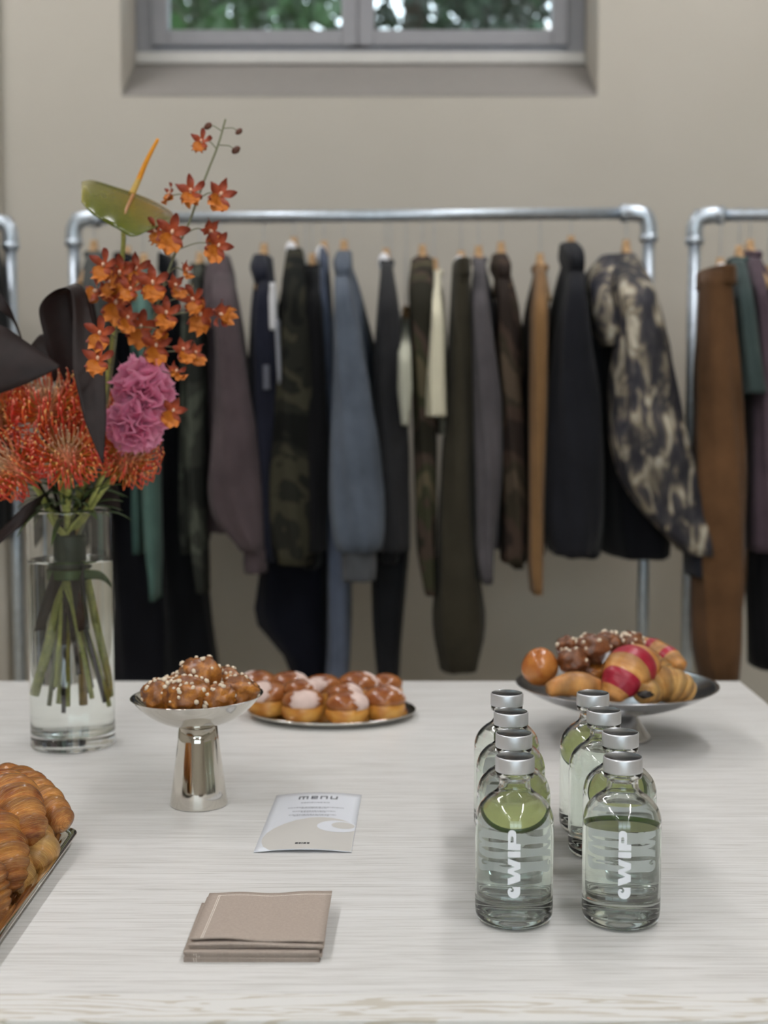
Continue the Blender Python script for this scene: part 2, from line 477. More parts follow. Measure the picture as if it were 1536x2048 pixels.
for a, b in ((fl + 0.02, fm - 0.001), (fm + 0.001, fr_ - 0.02)):
    c = frame_box('casement', a, b, zb, iz1 - 0.03, 0.045, 0.045, 0.042, 0.045, fy0 - 0.012, fy1 - 0.01).add('casement', M['frame'], wr, False)
    c['_wo'] = wr['_wo']
    add('pane', *bbox_mesh(a + 0.04, b - 0.04, fy0 + 0.02, fy0 + 0.024, zb + 0.03, iz1 - 0.07), M['pane'], c, False)
    hx = b - 0.022 if b < 0.1 else a + 0.022

# front wall (behind the camera) with a wide daylight window
fz0, fz1, fx0, fx1 = 1.0, 2.7, -1.5, 1.5
mb = MB()
mb.put(*bbox_mesh(RX0, fx0, RY0 - 0.2, RY0, 0, RZ)); mb.put(*bbox_mesh(fx1, RX1, RY0 - 0.2, RY0, 0, RZ))
mb.put(*bbox_mesh(fx0, fx1, RY0 - 0.2, RY0, 0, fz0)); mb.put(*bbox_mesh(fx0, fx1, RY0 - 0.2, RY0, fz1, RZ))
struct('wall_front', mb.v, mb.f, M['wall'])
w2 = bpy.data.objects.new('window_2', None); COL.objects.link(w2); w2['kind'] = 'structure'
w2.location = (0, RY0, fz0); w2['_wo'] = tuple(w2.location)
for k in range(3):
    a = fx0 + k * 1.0; m2 = frame_box('c', a, a + 1.0, fz0, fz1, 0.05, 0.05, 0.06, 0.06, RY0 - 0.12, RY0 - 0.06)
    m2.put(*bbox_mesh(a + 0.05, a + 0.95, RY0 - 0.11, RY0 - 0.07, (fz0 + fz1) / 2 - 0.02, (fz0 + fz1) / 2 + 0.02))
    c = m2.add('casement', M['frame'], w2, False); c['_wo'] = w2['_wo']
    add('pane', *bbox_mesh(a + 0.04, a + 0.96, RY0 - 0.092, RY0 - 0.088, fz0 + 0.04, fz1 - 0.04), M['pane'], c, False)

# linear ceiling lights (they light the room; above the frame)
m, nt, p = mk('tube_light'); nt.nodes.remove(p)
em = nt.nodes.new('ShaderNodeEmission'); em.inputs[0].default_value = (0.985, 0.975, 0.985, 1); em.inputs[1].default_value = LIGHT_POWER
nt.links.new(em.outputs[0], nt.nodes['Material Output'].inputs[0]); M['light'] = m
M['housing'] = simple('light_housing', (230, 230, 230), 0.5, var=0.02)
k = 0
for lx, side in ((-1.25, 'window-left'), (0.95, 'window-right')):
    for ly, nm in ((-1.9, 'behind the viewer'), (0.35, 'above the near table edge'), (2.75, 'closest to the clothes rails')):
        rt = root('ceiling_light', (lx, ly, RZ), 'long white linear ceiling light %s in the %s row' % (nm, side.replace('window-', '')), 'ceiling light', 'linear ceiling lights')
        add('housing', *bbox_mesh(lx - 0.05, lx + 0.05, ly - 0.75, ly + 0.75, RZ - 0.055, RZ, 0.004), M['housing'], rt, False)
        add('diffuser', *bbox_mesh(lx - 0.042, lx + 0.042, ly - 0.74, ly + 0.74, RZ - 0.075, RZ - 0.0555, 0.006), M['light'], rt, False)

# trees outside the high window
rng = random.Random(5)
M['leaf_out'] = simple('tree_leaf', (44, 74, 36), 0.5, var=0.35, scale=3)
M['leaf_out2'] = simple('tree_leaf_deep', (28, 52, 34), 0.5, var=0.35, scale=3)
M['bark'] = simple('tree_bark', (60, 50, 40), 0.9, var=0.3, scale=20)
def tree(cx, cy, cz, rx, ry, rz, n, mat, label, seed):
    rg = random.Random(seed); rt = root('garden_tree', (cx, cy, -0.1), label, 'tree', 'trees outside the window')
    v, f = tube(crv([(cx, cy, -0.1), (cx + 0.1, cy, cz * 0.5), (cx, cy + 0.05, cz)], 5), [0.16 - 0.008 * i for i in range(11)], 8)
    add('trunk', v, f, M['bark'], rt)
    m2 = MB()
    for i in range(n):
        while True:
            q = Vector((rg.uniform(-1, 1), rg.uniform(-1, 1), rg.uniform(-1, 1)))
            if q.length < 1: break
        c = Vector((cx + q.x * rx, cy + q.y * ry, cz + q.z * rz))
        d = Vector((rg.gauss(0, 1), rg.gauss(0, 1), rg.gauss(0, 1) - 0.4)).normalized()
        s = d.cross(Vector((rg.gauss(0, 1), rg.gauss(0, 1), rg.gauss(0, 1)))).normalized()
        L = rg.uniform(0.09, 0.17); W = L * 0.32
        m2.put([c, c + d * L * 0.5 + s * W, c + d * L, c + d * L * 0.5 - s * W], [(0, 1, 2, 3)])
    o = m2.add('crown', mat, rt, False); o['kind'] = 'stuff'
tree(-1.35, 8.7, 4.6, 1.3, 1.0, 2.2, 7500, M['leaf_out'], 'leafy garden tree outside the left casement', 1)
tree(1.35, 8.9, 4.6, 1.3, 1.0, 2.2, 7500, M['leaf_out2'], 'dark leafy garden tree outside the right casement', 3)
tree(0.2, 11.6, 5.2, 3.6, 1.0, 2.8, 10500, M['leaf_out2'], 'wide leafy garden tree farthest from the window', 4)
gd = struct('ground_outside', *bbox_mesh(-14, 14, WALL_Y + 0.31, 16, -0.3, -0.1), simple('lawn', (70, 92, 48), 0.9))

# ================================================================== clothes racks
def rackY(x):      # depth of the main rail at photo column x: its window-right end is slightly nearer
    return 3.37 + (3.26 - 3.37) * (x - 145) / (1300 - 145)
PIPE = 0.0135
def rack(xl, yl, Yl, xr, yr, Yr, label, left=True, right=True):
    a = dep(xl, yl, Yl); b = dep(xr, yr, Yr)
    z = (a.z + b.z) / 2; a.z = z; b.z = z
    rt = root('clothes_rail', ((a.x + b.x) / 2, (a.y + b.y) / 2, 0), label, 'clothes rail', 'galvanised pipe clothes rails')
    d = (b - a).normalized()
    add('rail', *tube([a, b], PIPE, 20), M['galv'], rt)
    for p_, on, s in ((a, left, 1), (b, right, -1)):
        if not on: continue
        add('post', *tube([p_ + Vector((0, 0, -0.02)), Vector((p_.x, p_.y, 0.012))], PIPE, 20), M['galv'], rt)
        # elbow fitting: two sockets meeting in a rounded corner
        e = MB()
        e.put(*tube(crv([p_ + d * s * 0.062, p_ + d * s * 0.03, p_ + d * s * 0.008 + Vector((0, 0, -0.008)), p_ + Vector((0, 0, -0.03)), p_ + Vector((0, 0, -0.062))], 6), 0.0185, 20))
        for q, dr in ((p_ + d * s * 0.060, d * s), (p_ + Vector((0, 0, -0.060)), Vector((0, 0, -1)))):
            e.put(*tube([q - dr * 0.012, q + dr * 0.004], 0.0205, 20))
        e.add('elbow', M['galv'], rt)
        add('grub_screw', *tube([p_ + d * s * 0.045 + Vector((0, -0.017, 0)), p_ + d * s * 0.045 + Vector((0, -0.022, 0))], 0.004, 8), M['hook'], rt)
        n = Vector((-d.y, d.x, 0))
        add('foot_pipe', *tube([Vector((p_.x, p_.y, 0.016)) - n * 0.28, Vector((p_.x, p_.y, 0.016)) + n * 0.28], PIPE, 16), M['galv'], rt)
    return a, b
MA, MBr = rack(147, 436, 3.37, 1298, 428, 3.26, 'long galvanised pipe clothes rail between two rounded elbows, under the window')
RA, RB = rack(1390, 428, 3.22, 2100, 428, 3.16, 'galvanised pipe clothes rail with brown trousers, by the camouflage jacket', True, True)
LA, LB = rack(-620, 446, 3.38, 20, 442, 3.38, 'galvanised pipe clothes rail cut off by the picture edge behind the dark leaves', True, True)
def rail_z(which): return {'m': MA, 'r': RA, 'l': LA}[which].z

GAR = []
def ell(c, rx, ry, k, seg, fold, ph, z):
    out = []
    for i in range(seg):
        a = 2 * math.pi * i / seg
        s = 1 + fold * (math.sin(k * a + ph + z * 9) * 0.6 + math.sin((k + 3) * a - ph * 1.7 + z * 14) * 0.4)
        ca, sa = math.cos(a), math.sin(a)
        out.append(Vector((c.x + rx * s * math.copysign(abs(ca) ** 0.8, ca), c.y + ry * s * math.copysign(abs(sa) ** 0.8, sa), c.z)))
    return out

def resample(rows, n):
    ys = np.linspace(rows[0][0], rows[-1][0], n)
    r = np.array(rows, dtype=float)
    # keep the outline soft
    xl = np.interp(ys, r[:, 0], r[:, 1]); xr = np.interp(ys, r[:, 0], r[:, 2])
    ker = np.array([1, 2, 1]) / 4
    for arr in (xl, xr):
        pad = np.concatenate([[arr[0]], arr, [arr[-1]]]); arr[:] = np.convolve(pad, ker, 'valid')
    return list(zip(ys, xl, xr))

def cloth_loft(rows, Yfun, ryfun, fold=0.06, n=30, seg=28, ph=0.0, k=5, closetop=True):
    rings = []
    rs = resample(rows, n)
    for i, (y, xl, xr) in enumerate(rs):
        t = i / (n - 1); Y = Yfun(t, y)
        a = dep(xl, y, Y); b = dep(xr, y, Y); c = (a + b) / 2; rx = max(0.006, (b.x - a.x) / 2)
        rings.append(ell(c, rx, ryfun(t, y), k, seg, fold * min(1, t * 4), ph, c.z))
    v, f = loft(rings)
    return v, f

def hanger(xb, Yb, ztop, zneck, short, which, white=False, arm=1.0):
    x = xb
    rt = root('coat_hanger', (x, Yb, zneck), 'wooden coat hanger with metal hook holding the ' + short, 'hanger', 'wooden coat hangers')
    h = 0.016
    zt = ztop + 0.016
    pts = [(x, Yb, zneck)]
    pts += [(x, Yb, zt - 0.030)]
    for k in range(9):
        a = -math.pi / 2 + math.pi * 1.15 * k / 8
        pts.append((x, Yb + math.cos(a) * h, zt - h + math.sin(a) * h))
    pts = [pts[0], (x, Yb, zt - 2 * h - 0.004)] + pts[2:]
    add('hook', *tube(crv(pts, 3), 0.0017, 6), M['hook'], rt)
    ar = crv([(x, Yb - 0.15 * arm, zneck - 0.085), (x, Yb - 0.10 * arm, zneck - 0.058), (x, Yb - 0.04 * arm, zneck - 0.018), (x, Yb, zneck + 0.004), (x, Yb + 0.04 * arm, zneck - 0.018), (x, Yb + 0.10 * arm, zneck - 0.058), (x, Yb + 0.15 * arm, zneck - 0.085)], 4)
    v, f = tube(ar, 0.010, 8); add('shoulder_bar', v, f, M['woodh'], rt)
    add('neck', *tube([(x, Yb, zneck - 0.012), (x, Yb, zneck + 0.028)], [0.013, 0.008], 10), M['woodh'], rt)
    if white:
        v, f = ICO[2]; c = Vector((x - 0.005, Yb - 0.03, zneck - 0.006))
        add('size_marker', [c + Vector((p.x * 0.014, p.y * 0.012, p.z * 0.022)) for p in v], f, M['white_pl'], rt)
    return rt

def garment(name, label, cat, short, mat, xb, rows, body=None, hem=None, which='m', dY=0.0, collar=None, cuff=None, white=False,
            ph=0.0, kind='top', bodymat=None, fold=0.13, ry=0.055, Yb=None, hood=None, cuffmat=None):
    Y0 = Yb if Yb is not None else (rackY(xb) if which == 'm' else 3.2 if which == 'r' else 3.38)
    zt = rail_z(which)
    top = dep((rows[0][1] + rows[0][2]) / 2, rows[0][0], Y0)
    xw = dep(xb, rows[0][0], Y0).x
    rt = root(name, (top.x, Y0, top.z), label, cat, 'clothes on the rails')
    hanger(xw, Y0, zt, top.z + 0.004, short, which, white, 1.0 if kind == 'top' else 0.6)
    ytop = rows[0][0]; ybot = rows[-1][0]
    if kind == 'top':
        yS = ytop + 90
        def YF(t, y):      # the shoulder runs out towards the viewer, then the sleeve hangs
            s = min(1.0, max(0.0, (y - ytop) / 90.0)); return Y0 - (0.03 + 0.19 * math.sin(s * math.pi / 2)) + dY
        def RF(t, y):
            s = min(1.0, (y - ytop) / 110.0); return 0.045 + (ry - 0.045) * s if y > ytop + 5 else 0.03
        v, f = cloth_loft(rows, YF, RF, fold, 34, 28, ph, 5)
        add('sleeve', v, f, mat, rt)
        YB = lambda t, y: 2 * Y0 - YF(t, y)
        rows2 = [(y, xl, xr) for y, xl, xr in rows]
        c0 = [((a + b) / 2, (b - a) / 2 * 0.8) for _, a, b in rows]
        v, f = cloth_loft([(y, c[0] - c[1], c[0] + c[1]) for (y, _, _), c in zip(rows, c0)], lambda t, y: 2 * (Y0) - YF(t, y) + 2 * dY * 0, RF, fold, 24, 20, ph + 1, 5)
        # the far sleeve follows the same fall on the other side of the rail
        add('sleeve', v, f, mat, rt)
        if body is None:
            mid = rows[len(rows) // 2]; body = (mid[1] + 4, mid[2] - 4)
        hem = hem or ybot - 60
        bl, br = body
        cx = (rows[0][1] + rows[0][2]) / 2
        brow = [(ytop + 8, cx - 10, cx + 10), (ytop + 60, (cx - 14) * 0.7 + bl * 0.3, (cx + 14) * 0.7 + br * 0.3), (ytop + 200, bl + 2, br - 2), (hem - 60, bl, br), (hem - 18, bl + 2, br - 2), (hem, bl + 5, br - 5)]
        RB = lambda t, y: 0.05 + 0.15 * min(1.0, (y - ytop) / 110.0)
        v, f = cloth_loft(brow, lambda t, y: Y0, RB, fold * 0.7, 30, 32, ph + 2, 7)
        add('body', v, f, bodymat or mat, rt)
        if cuff:
            y0c, y1c, xlc, xrc = cuff
            v, f = cloth_loft([(y0c, xlc, xrc), ((y0c + y1c) / 2, xlc - 1, xrc + 1), (y1c, xlc + 1, xrc - 1)], lambda t, y: Y0 - 0.22 + dY, lambda t, y: ry * 0.85, 0.04, 8, 24, ph, 9)
            add('cuff', v, f, cuffmat or mat, rt)
        if hood:
            v, f = cloth_loft(hood, lambda t, y: Y0 - 0.06 - 0.10 * t + dY, lambda t, y: 0.055 + 0.05 * math.sin(t * 3.0), fold * 1.3, 16, 26, ph + 4, 4)
            add('hood', v, f, mat, rt)
        else:
            c = dep(cx, ytop + 4, Y0)
            v, f = tube([c + Vector((0.011 * math.cos(a), 0.065 * math.sin(a), 0.004 * math.cos(2 * a))) for a in [2 * math.pi * q / 16 for q in range(17)]], 0.008, 8)
            add('collar', v, f, mat, rt)
    else:
        # trousers folded over / clipped: two legs side by side in depth
        for s, nm in ((-1, 'trouser_leg'), (1, 'trouser_leg')):
            v, f = cloth_loft(rows, lambda t, y: Y0 + dY + s * 0.055, lambda t, y: 0.065, fold, 30, 24, ph + s, 5)
            add(nm, v, f, mat, rt)
        c = rows[0]
        v, f = cloth_loft([(c[0] - 6, c[1] + 2, c[2] - 2), (c[0] + 10, c[1], c[2]), (c[0] + 30, c[1], c[2])], lambda t, y: Y0 + dY, lambda t, y: 0.125, 0.02, 6, 28, ph, 6)
        add('waistband', v, f, mat, rt)
    return rt

C = fabric
garment('hooded_jacket', 'dark grey hooded jacket at the orchid end of the long rail', 'jacket', 'dark grey jacket behind the orchids', C('gr_a', (70, 72, 70)), 188,
        [(508, 176, 200), (560, 168, 212), (700, 165, 216), (900, 168, 216), (1090, 175, 212)], hem=1050)
garment('wide_trousers', 'black wide trousers hanging behind the flowers, second on the long rail', 'trousers', 'black trousers behind the flowers', C('blk_a', (20, 21, 27)), 255,
        [(520, 236, 276), (700, 230, 290), (950, 228, 300), (1200, 230, 335), (1380, 226, 345), (1480, 226, 345)], kind='legs')
garment('green_sweatshirt', 'teal green sweatshirt with one narrow sleeve showing beside the orchids', 'sweatshirt', 'teal green sweatshirt', C('teal_a', (84, 112, 104)), 288,
        [(535, 280, 293), (600, 276, 300), (750, 283, 316), (1000, 288, 321), (1120, 295, 323), (1130, 300, 321), (1196, 304, 319)], hem=1090, body=(286, 316), dY=-0.03)
garment('black_overalls', 'black flared overalls reaching below the tabletop, beside the mauve hoodie', 'overalls', 'black flared overalls', C('blk_b', (16, 18, 22)), 335,
        [(520, 326, 346), (600, 318, 358), (700, 312, 372), (850, 320, 376), (1000, 325, 386), (1200, 330, 416), (1380, 322, 436), (1480, 322, 440)], kind='legs', white=True)
garment('plaid_overshirt', 'grey green plaid overshirt with a slim sleeve, just left of the mauve hoodie', 'shirt', 'grey green overshirt', camo('plaid_a', [(44, 46, 42), (62, 64, 58), (84, 88, 78), (58, 60, 54)], 7), 400,
        [(532, 390, 406), (700, 376, 412), (900, 372, 410), (1100, 384, 416), (1182, 396, 418)], hem=1090, body=(374, 412))
garment('mauve_hoodie', 'mauve brown hoodie with rounded hood and wide ribbed hem on the long rail', 'hoodie', 'mauve brown hoodie', C('mauve', (84, 73, 76)), 440,
        [(520, 424, 460), (600, 424, 476), (700, 434, 490), (850, 430, 512), (980, 418, 528), (1040, 430, 531), (1085, 474, 532), (1098, 486, 532)], hem=1050, body=(411, 496), dY=-0.03,
        cuff=(1096, 1142, 489, 535), hood=[(512, 428, 458), (535, 416, 466), (600, 412, 472), (660, 418, 470)], ry=0.07)
vj = garment('varsity_jacket', 'navy jacket with a white sleeve stripe on the long rail', 'jacket', 'navy jacket with white stripe', C('navy', (30, 32, 44)), 528,
        [(515, 510, 545), (560, 516, 549), (650, 506, 560), (800, 500, 564), (1000, 512, 560), (1120, 520, 555)], hem=1080, hood=[(512, 508, 540), (540, 505, 545), (570, 512, 540)])
for nm, rws, mt in (('chest_stripe', [(566, 540, 550), (600, 537, 556), (660, 539, 555)], (214, 214, 216)), ('sleeve_stripe', [(640, 548, 560), (700, 552, 563), (768, 556, 567)], (150, 152, 160)), ('sleeve_stripe', [(730, 526, 540), (780, 526, 542)], (104, 106, 116))):
    v, f = cloth_loft(rws, lambda t, y: rackY(528) - 0.262, lambda t, y: 0.016, 0.04, 10, 18, 0.3, 4)
    add(nm, v, f, C('stripe_%d' % mt[0], mt, 0.08), vj)
garment('plaid_shirt', 'dark olive black plaid shirt jacket with wide sleeve on the long rail', 'shirt', 'dark olive plaid shirt jacket', camo('plaid_b', [(22, 23, 21), (38, 38, 33), (62, 60, 48), (34, 34, 30)], 8), 588,
        [(502, 574, 606), (560, 563, 615), (700, 560, 626), (850, 548, 632), (1000, 535, 632), (1080, 540, 628), (1126, 560, 622)], hem=1100, dY=-0.02, white=True)
garment('black_jacket', 'plain black jacket squeezed between plaid shirt jacket and slate denim', 'jacket', 'plain black jacket beside the denim', C('blk_c', (20, 20, 22)), 625,
        [(535, 612, 640), (700, 604, 652), (900, 600, 656), (1100, 600, 652)], hem=1120)
garment('navy_skirt', 'navy black wide skirt-like trousers with an angled hem, below the plaid shirt jacket', 'trousers', 'navy wide trousers', C('navy_b', (20, 22, 32)), 612,
        [(580, 600, 640), (900, 560, 650), (1120, 524, 655), (1250, 505, 655), (1295, 570, 655), (1380, 590, 655), (1460, 600, 655)], kind='legs')
garment('slate_jeans', 'slate blue denim jeans, a tall narrow strip beside the blue sweatshirt', 'jeans', 'slate blue jeans', C('slate', (92, 100, 118)), 648,
        [(510, 640, 655), (560, 638, 662), (700, 646, 668), (900, 655, 690), (1150, 656, 702), (1300, 655, 700), (1380, 650, 694), (1460, 650, 690)], kind='legs', dY=-0.10, white=True)
garment('blue_sweatshirt', 'blue grey sweatshirt with wide sleeve and ribbed grey cuff, middle of the rail', 'sweatshirt', 'blue grey sweatshirt', C('bluegrey', (90, 98, 110)), 688,
        [(508, 674, 702), (560, 668, 702), (620, 668, 714), (750, 668, 736), (900, 662, 758), (1000, 660, 766), (1080, 668, 766), (1098, 678, 760)], hem=1070, dY=-0.06,
        cuff=(1096, 1158, 685, 752), cuffmat=C('cuffgrey', (86, 88, 92)), ry=0.07, hood=[(505, 674, 704), (530, 668, 706), (560, 672, 702)])
garment('charcoal_jacket', 'charcoal black jacket with sloping shoulder beside the blue grey sweatshirt', 'jacket', 'charcoal jacket', C('char', (42, 42, 44)), 772,
        [(525, 762, 784), (600, 756, 796), (700, 749, 808), (900, 746, 816), (1100, 752, 818)], hem=1110, white=True, dY=-0.01)
garment('charcoal_trousers', 'charcoal trousers with long leg tapering below the charcoal jacket', 'trousers', 'charcoal trousers', C('char_b', (36, 37, 40)), 782,
        [(640, 765, 800), (900, 750, 812), (1100, 742, 816), (1250, 745, 802), (1380, 757, 797), (1460, 760, 795)], kind='legs')
garment('pale_tee', 'off white t-shirt peeking out between charcoal and brown camouflage clothes', 't-shirt', 'off white t-shirt', C('offw', (176, 176, 160), 0.1), 812,
        [(640, 805, 820), (700, 796, 822), (780, 795, 824), (850, 803, 817)], hem=850, body=(796, 822), dY=-0.06)
garment('brown_camo_shirt', 'brown and olive camouflage shirt with rounded shoulder, left of the cream t-shirt', 'shirt', 'brown olive camouflage shirt', camo('camo_a', [(44, 42, 34), (74, 62, 54), (60, 60, 44), (92, 84, 66)], 8), 845,
        [(518, 824, 866), (560, 816, 868), (700, 822, 870), (900, 828, 872), (1100, 833, 872), (1186, 850, 872)], hem=1110)
garment('cream_tee', 'cream t-shirt with short straight sleeve hanging mid rail', 't-shirt', 'cream t-shirt', C('cream', (214, 208, 184), 0.06), 868,
        [(545, 862, 880), (650, 861, 888), (780, 852, 890), (832, 850, 892)], hem=866, body=(868, 894), dY=-0.03)
garment('olive_trousers', 'dark olive cargo trousers with ragged cuff ending above the tabletop', 'trousers', 'dark olive trousers', C('olive', (56, 52, 42)), 922,
        [(530, 905, 940), (620, 900, 942), (800, 895, 945), (1000, 880, 946), (1150, 872, 956), (1230, 864, 967), (1300, 872, 962), (1336, 882, 950)], kind='legs', dY=-0.16, white=True)
garment('grey_hoodie', 'warm grey hoodie with long thin sleeve right of the olive trousers', 'hoodie', 'warm grey hoodie', C('wgrey', (84, 80, 83)), 957,
        [(520, 948, 970), (600, 941, 976), (800, 946, 1002), (950, 950, 1002), (1100, 950, 988), (1160, 962, 986)], hem=1080, dY=-0.02, cuff=(1110, 1164, 962, 986))
garment('brown_camo_jacket', 'dark brown camouflage jacket with folded collar beside the warm grey hoodie', 'jacket', 'dark brown camouflage jacket', camo('camo_b', [(48, 40, 36), (72, 58, 50), (58, 52, 42), (84, 72, 60)], 8), 1002,
        [(512, 986, 1016), (560, 992, 1018), (700, 990, 1032), (850, 1000, 1046), (1000, 1006, 1052), (1122, 1002, 1052)], hem=1118, hood=[(510, 984, 1012), (535, 982, 1018), (560, 992, 1018)])
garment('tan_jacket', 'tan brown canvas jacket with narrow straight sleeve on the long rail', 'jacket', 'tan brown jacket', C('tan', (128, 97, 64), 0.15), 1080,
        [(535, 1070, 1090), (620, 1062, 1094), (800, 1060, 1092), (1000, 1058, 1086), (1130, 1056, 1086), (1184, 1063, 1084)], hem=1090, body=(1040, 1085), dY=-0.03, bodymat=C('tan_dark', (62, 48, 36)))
garment('black_hoodie', 'large black hoodie with upright collar beside the camouflage puffer jacket', 'hoodie', 'large black hoodie', C('blk_d', (29, 30, 35)), 1142,
        [(500, 1124, 1158), (560, 1132, 1166), (650, 1113, 1176), (800, 1096, 1196), (1000, 1088, 1202), (1075, 1092, 1198), (1106, 1106, 1182)], hem=1098, body=(1092, 1196), dY=-0.02,
        hood=[(488, 1120, 1154), (510, 1122, 1160), (545, 1132, 1164)], ry=0.07)
# camouflage puffer: real-tree style print of pale reeds on blue black
m, nt, p = mk('reed_camo')
v = coords(nt, (1.0, 0.7, 0.42), rot=(0, R(40), 0)); n = noise_tex(nt, v, 30, 4, 0.55, 0.7)
v2 = coords(nt, (1, 1, 1)); n2 = noise_tex(nt, v2, 9, 3, 0.5, 0.6)
r1 = ramp(nt, [(0.40, lin((44, 44, 54))), (0.50, lin((78, 74, 76))), (0.56, lin((150, 138, 118))), (0.64, lin((206, 198, 180)))], n.outputs['Fac'])
r2 = ramp(nt, [(0.40, lin((52, 54, 66))), (0.60, (1, 1, 1, 1))], n2.outputs['Fac'])
mx = nt.nodes.new('ShaderNodeMixRGB'); mx.blend_type = 'MULTIPLY'; mx.inputs[0].default_value = 0.55
nt.links.new(r1.outputs[0], mx.inputs[1]); nt.links.new(r2.outputs[0], mx.inputs[2]); nt.links.new(mx.outputs[0], p.inputs['Base Color'])
p.inputs['Roughness'].default_value = 0.75; M['reed'] = m
gj = garment('camouflage_jacket', 'puffy reed camouflage hooded jacket with thick sleeve at the rail end', 'jacket', 'reed camouflage jacket', M['reed'], 1252,
        [(508, 1238, 1264), (535, 1215, 1290), (575, 1222, 1308), (650, 1238, 1325), (750, 1222, 1344), (880, 1220, 1370), (960, 1240, 1400), (1030, 1285, 1426), (1080, 1340, 1432), (1104, 1366, 1422)], hem=1100, body=(1196, 1332), dY=-0.04,
        cuff=(1098, 1148, 1372, 1418), bodymat=C('blk_e', (18, 19, 24)), hood=[(512, 1205, 1250), (530, 1180, 1272), (575, 1164, 1282), (630, 1170, 1268), (670, 1186, 1248), (692, 1204, 1232)], ry=0.085, fold=0.09)
for ch in gj.children:
    if ch.name.startswith('cuff'): ch.data.materials[0] = fabric('rib_blk', (34, 36, 44))
# right rail
garment('brown_trousers', 'rust brown corduroy trousers with white tags on the rail past the camouflage jacket', 'trousers', 'rust brown trousers', C('rust', (98, 70, 46), 0.3), 1440,
        [(545, 1404, 1458), (700, 1396, 1472), (900, 1390, 1484), (1100, 1386, 1486), (1300, 1388, 1476), (1356, 1402, 1470)], kind='legs', which='r', dY=-0.16, white=True)
garment('teal_tee', 'dark teal t-shirt with short sleeve beside the rust brown trousers', 't-shirt', 'dark teal t-shirt', C('teal_b', (64, 77, 76)), 1478,
        [(520, 1464, 1486), (600, 1466, 1500), (700, 1472, 1512), (786, 1478, 1526)], hem=800, body=(1474, 1530), which='r')
garment('plum_hoodie', 'plum purple hoodie at the picture edge beside the dark teal t-shirt', 'hoodie', 'plum purple hoodie', C('plum', (84, 70, 78)), 1500,
        [(508, 1490, 1512), (600, 1502, 1532), (750, 1506, 1546), (900, 1500, 1552), (1100, 1496, 1552)], hem=1090, which='r', dY=0.03)
garment('black_trousers', 'black trousers at the picture edge below the plum hoodie', 'trousers', 'black trousers by the plum hoodie', C('blk_f', (24, 23, 27)), 1536,
        [(560, 1515, 1560), (900, 1503, 1580), (1150, 1496, 1572), (1330, 1502, 1560)], kind='legs', which='r')
# left rail
garment('black_coat', 'black coat cut off by the picture edge behind the dark leaves', 'coat', 'black coat at the picture edge', C('blk_g', (22, 23, 24)), -28,
        [(470, -45, -10), (560, -60, 4), (700, -66, 14), (900, -66, 12), (1060, -60, 8)], which='l', hem=1080)

# ================================================================== table
far = tab(768, 1362); near = tab(768, 2041)
TX1 = tab(1472, 1362).x + 0.006; TX0 = -1.25
seam = tab(768, 1557).y; band = tab(768, 1987).y
tb = root('display_table', ((TX0 + TX1) / 2, (far.y + near.y) / 2, 0), 'large pale limed ash table holding bottles, flowers and pastries', 'table')
TH = 0.045
for y0, y1, mt in ((near.y, band, 'ash_edge'), (band, seam, 'ash'), (seam, far.y, 'ash')):
    add('top_board', *bbox_mesh(TX0, TX1, y0 + 0.00015, y1 - 0.00015, TAB_Z - TH, TAB_Z, 0.0006), M[mt], tb, False)
for x in (TX0 + 0.06, TX1 - 0.06):
    for y in (near.y + 0.06, far.y - 0.06):
        add('leg', *bbox_mesh(x - 0.035, x + 0.035, y - 0.035, y + 0.035, 0, TAB_Z - TH - 0.001, 0.003), M['ash'], tb, False)
for y in (near.y + 0.05, far.y - 0.05):
    add('apron', *bbox_mesh(TX0 + 0.1, TX1 - 0.1, y - 0.01, y + 0.01, TAB_Z - TH - 0.09, TAB_Z - TH - 0.001, 0.002), M['ash'], tb, False)

# ================================================================== bottles
BR = 0.0345
def smoothp(pts, n=6):
    c = crv([(r, 0, z) for r, z in pts], n); return [(max(0.0, q.x), q.z) for q in c]
outer = [(0.0, 0.0028), (0.018, 0.0022), (0.024, 0.0004)] + smoothp([(0.0262, 0.0), (0.0312, 0.0022), (0.0338, 0.0068), (BR, 0.014)], 5) + \
        [(BR, 0.03), (BR, 0.05), (BR, 0.07)] + smoothp([(BR, 0.086), (0.0340, 0.0945), (0.0308, 0.1035), (0.0246, 0.1108), (0.0175, 0.1160), (0.0142, 0.1205), (0.0136, 0.1255)], 5) + \
        [(0.0136, 0.1290), (0.0166, 0.1300), (0.0166, 0.1338), (0.0138, 0.1345), (0.0138, 0.142)]
inner = [(0.0112, 0.142), (0.0112, 0.125)] + smoothp([(0.0114, 0.1210), (0.0152, 0.1140), (0.0225, 0.1086), (0.0286, 0.1015), (0.0318, 0.0930), (0.0323, 0.084)], 5) + \
        [(0.0323, 0.06), (0.0323, 0.03)] + smoothp([(0.0323, 0.018), (0.0308, 0.0108), (0.0270, 0.0082), (0.021, 0.0078)], 4) + [(0.012, 0.0088), (0.0, 0.0094)]
WL = 0.1082
wprof = [(0.0, 0.0093), (0.012, 0.0087), (0.021, 0.0077), (0.0270, 0.0081), (0.0309, 0.0107), (0.03245, 0.018), (0.03245, 0.06), (0.03245, 0.084), (0.03195, 0.0930), (0.02875, 0.1015), (0.02265, WL - 0.0002), (0.0218, WL), (0.0, WL)]

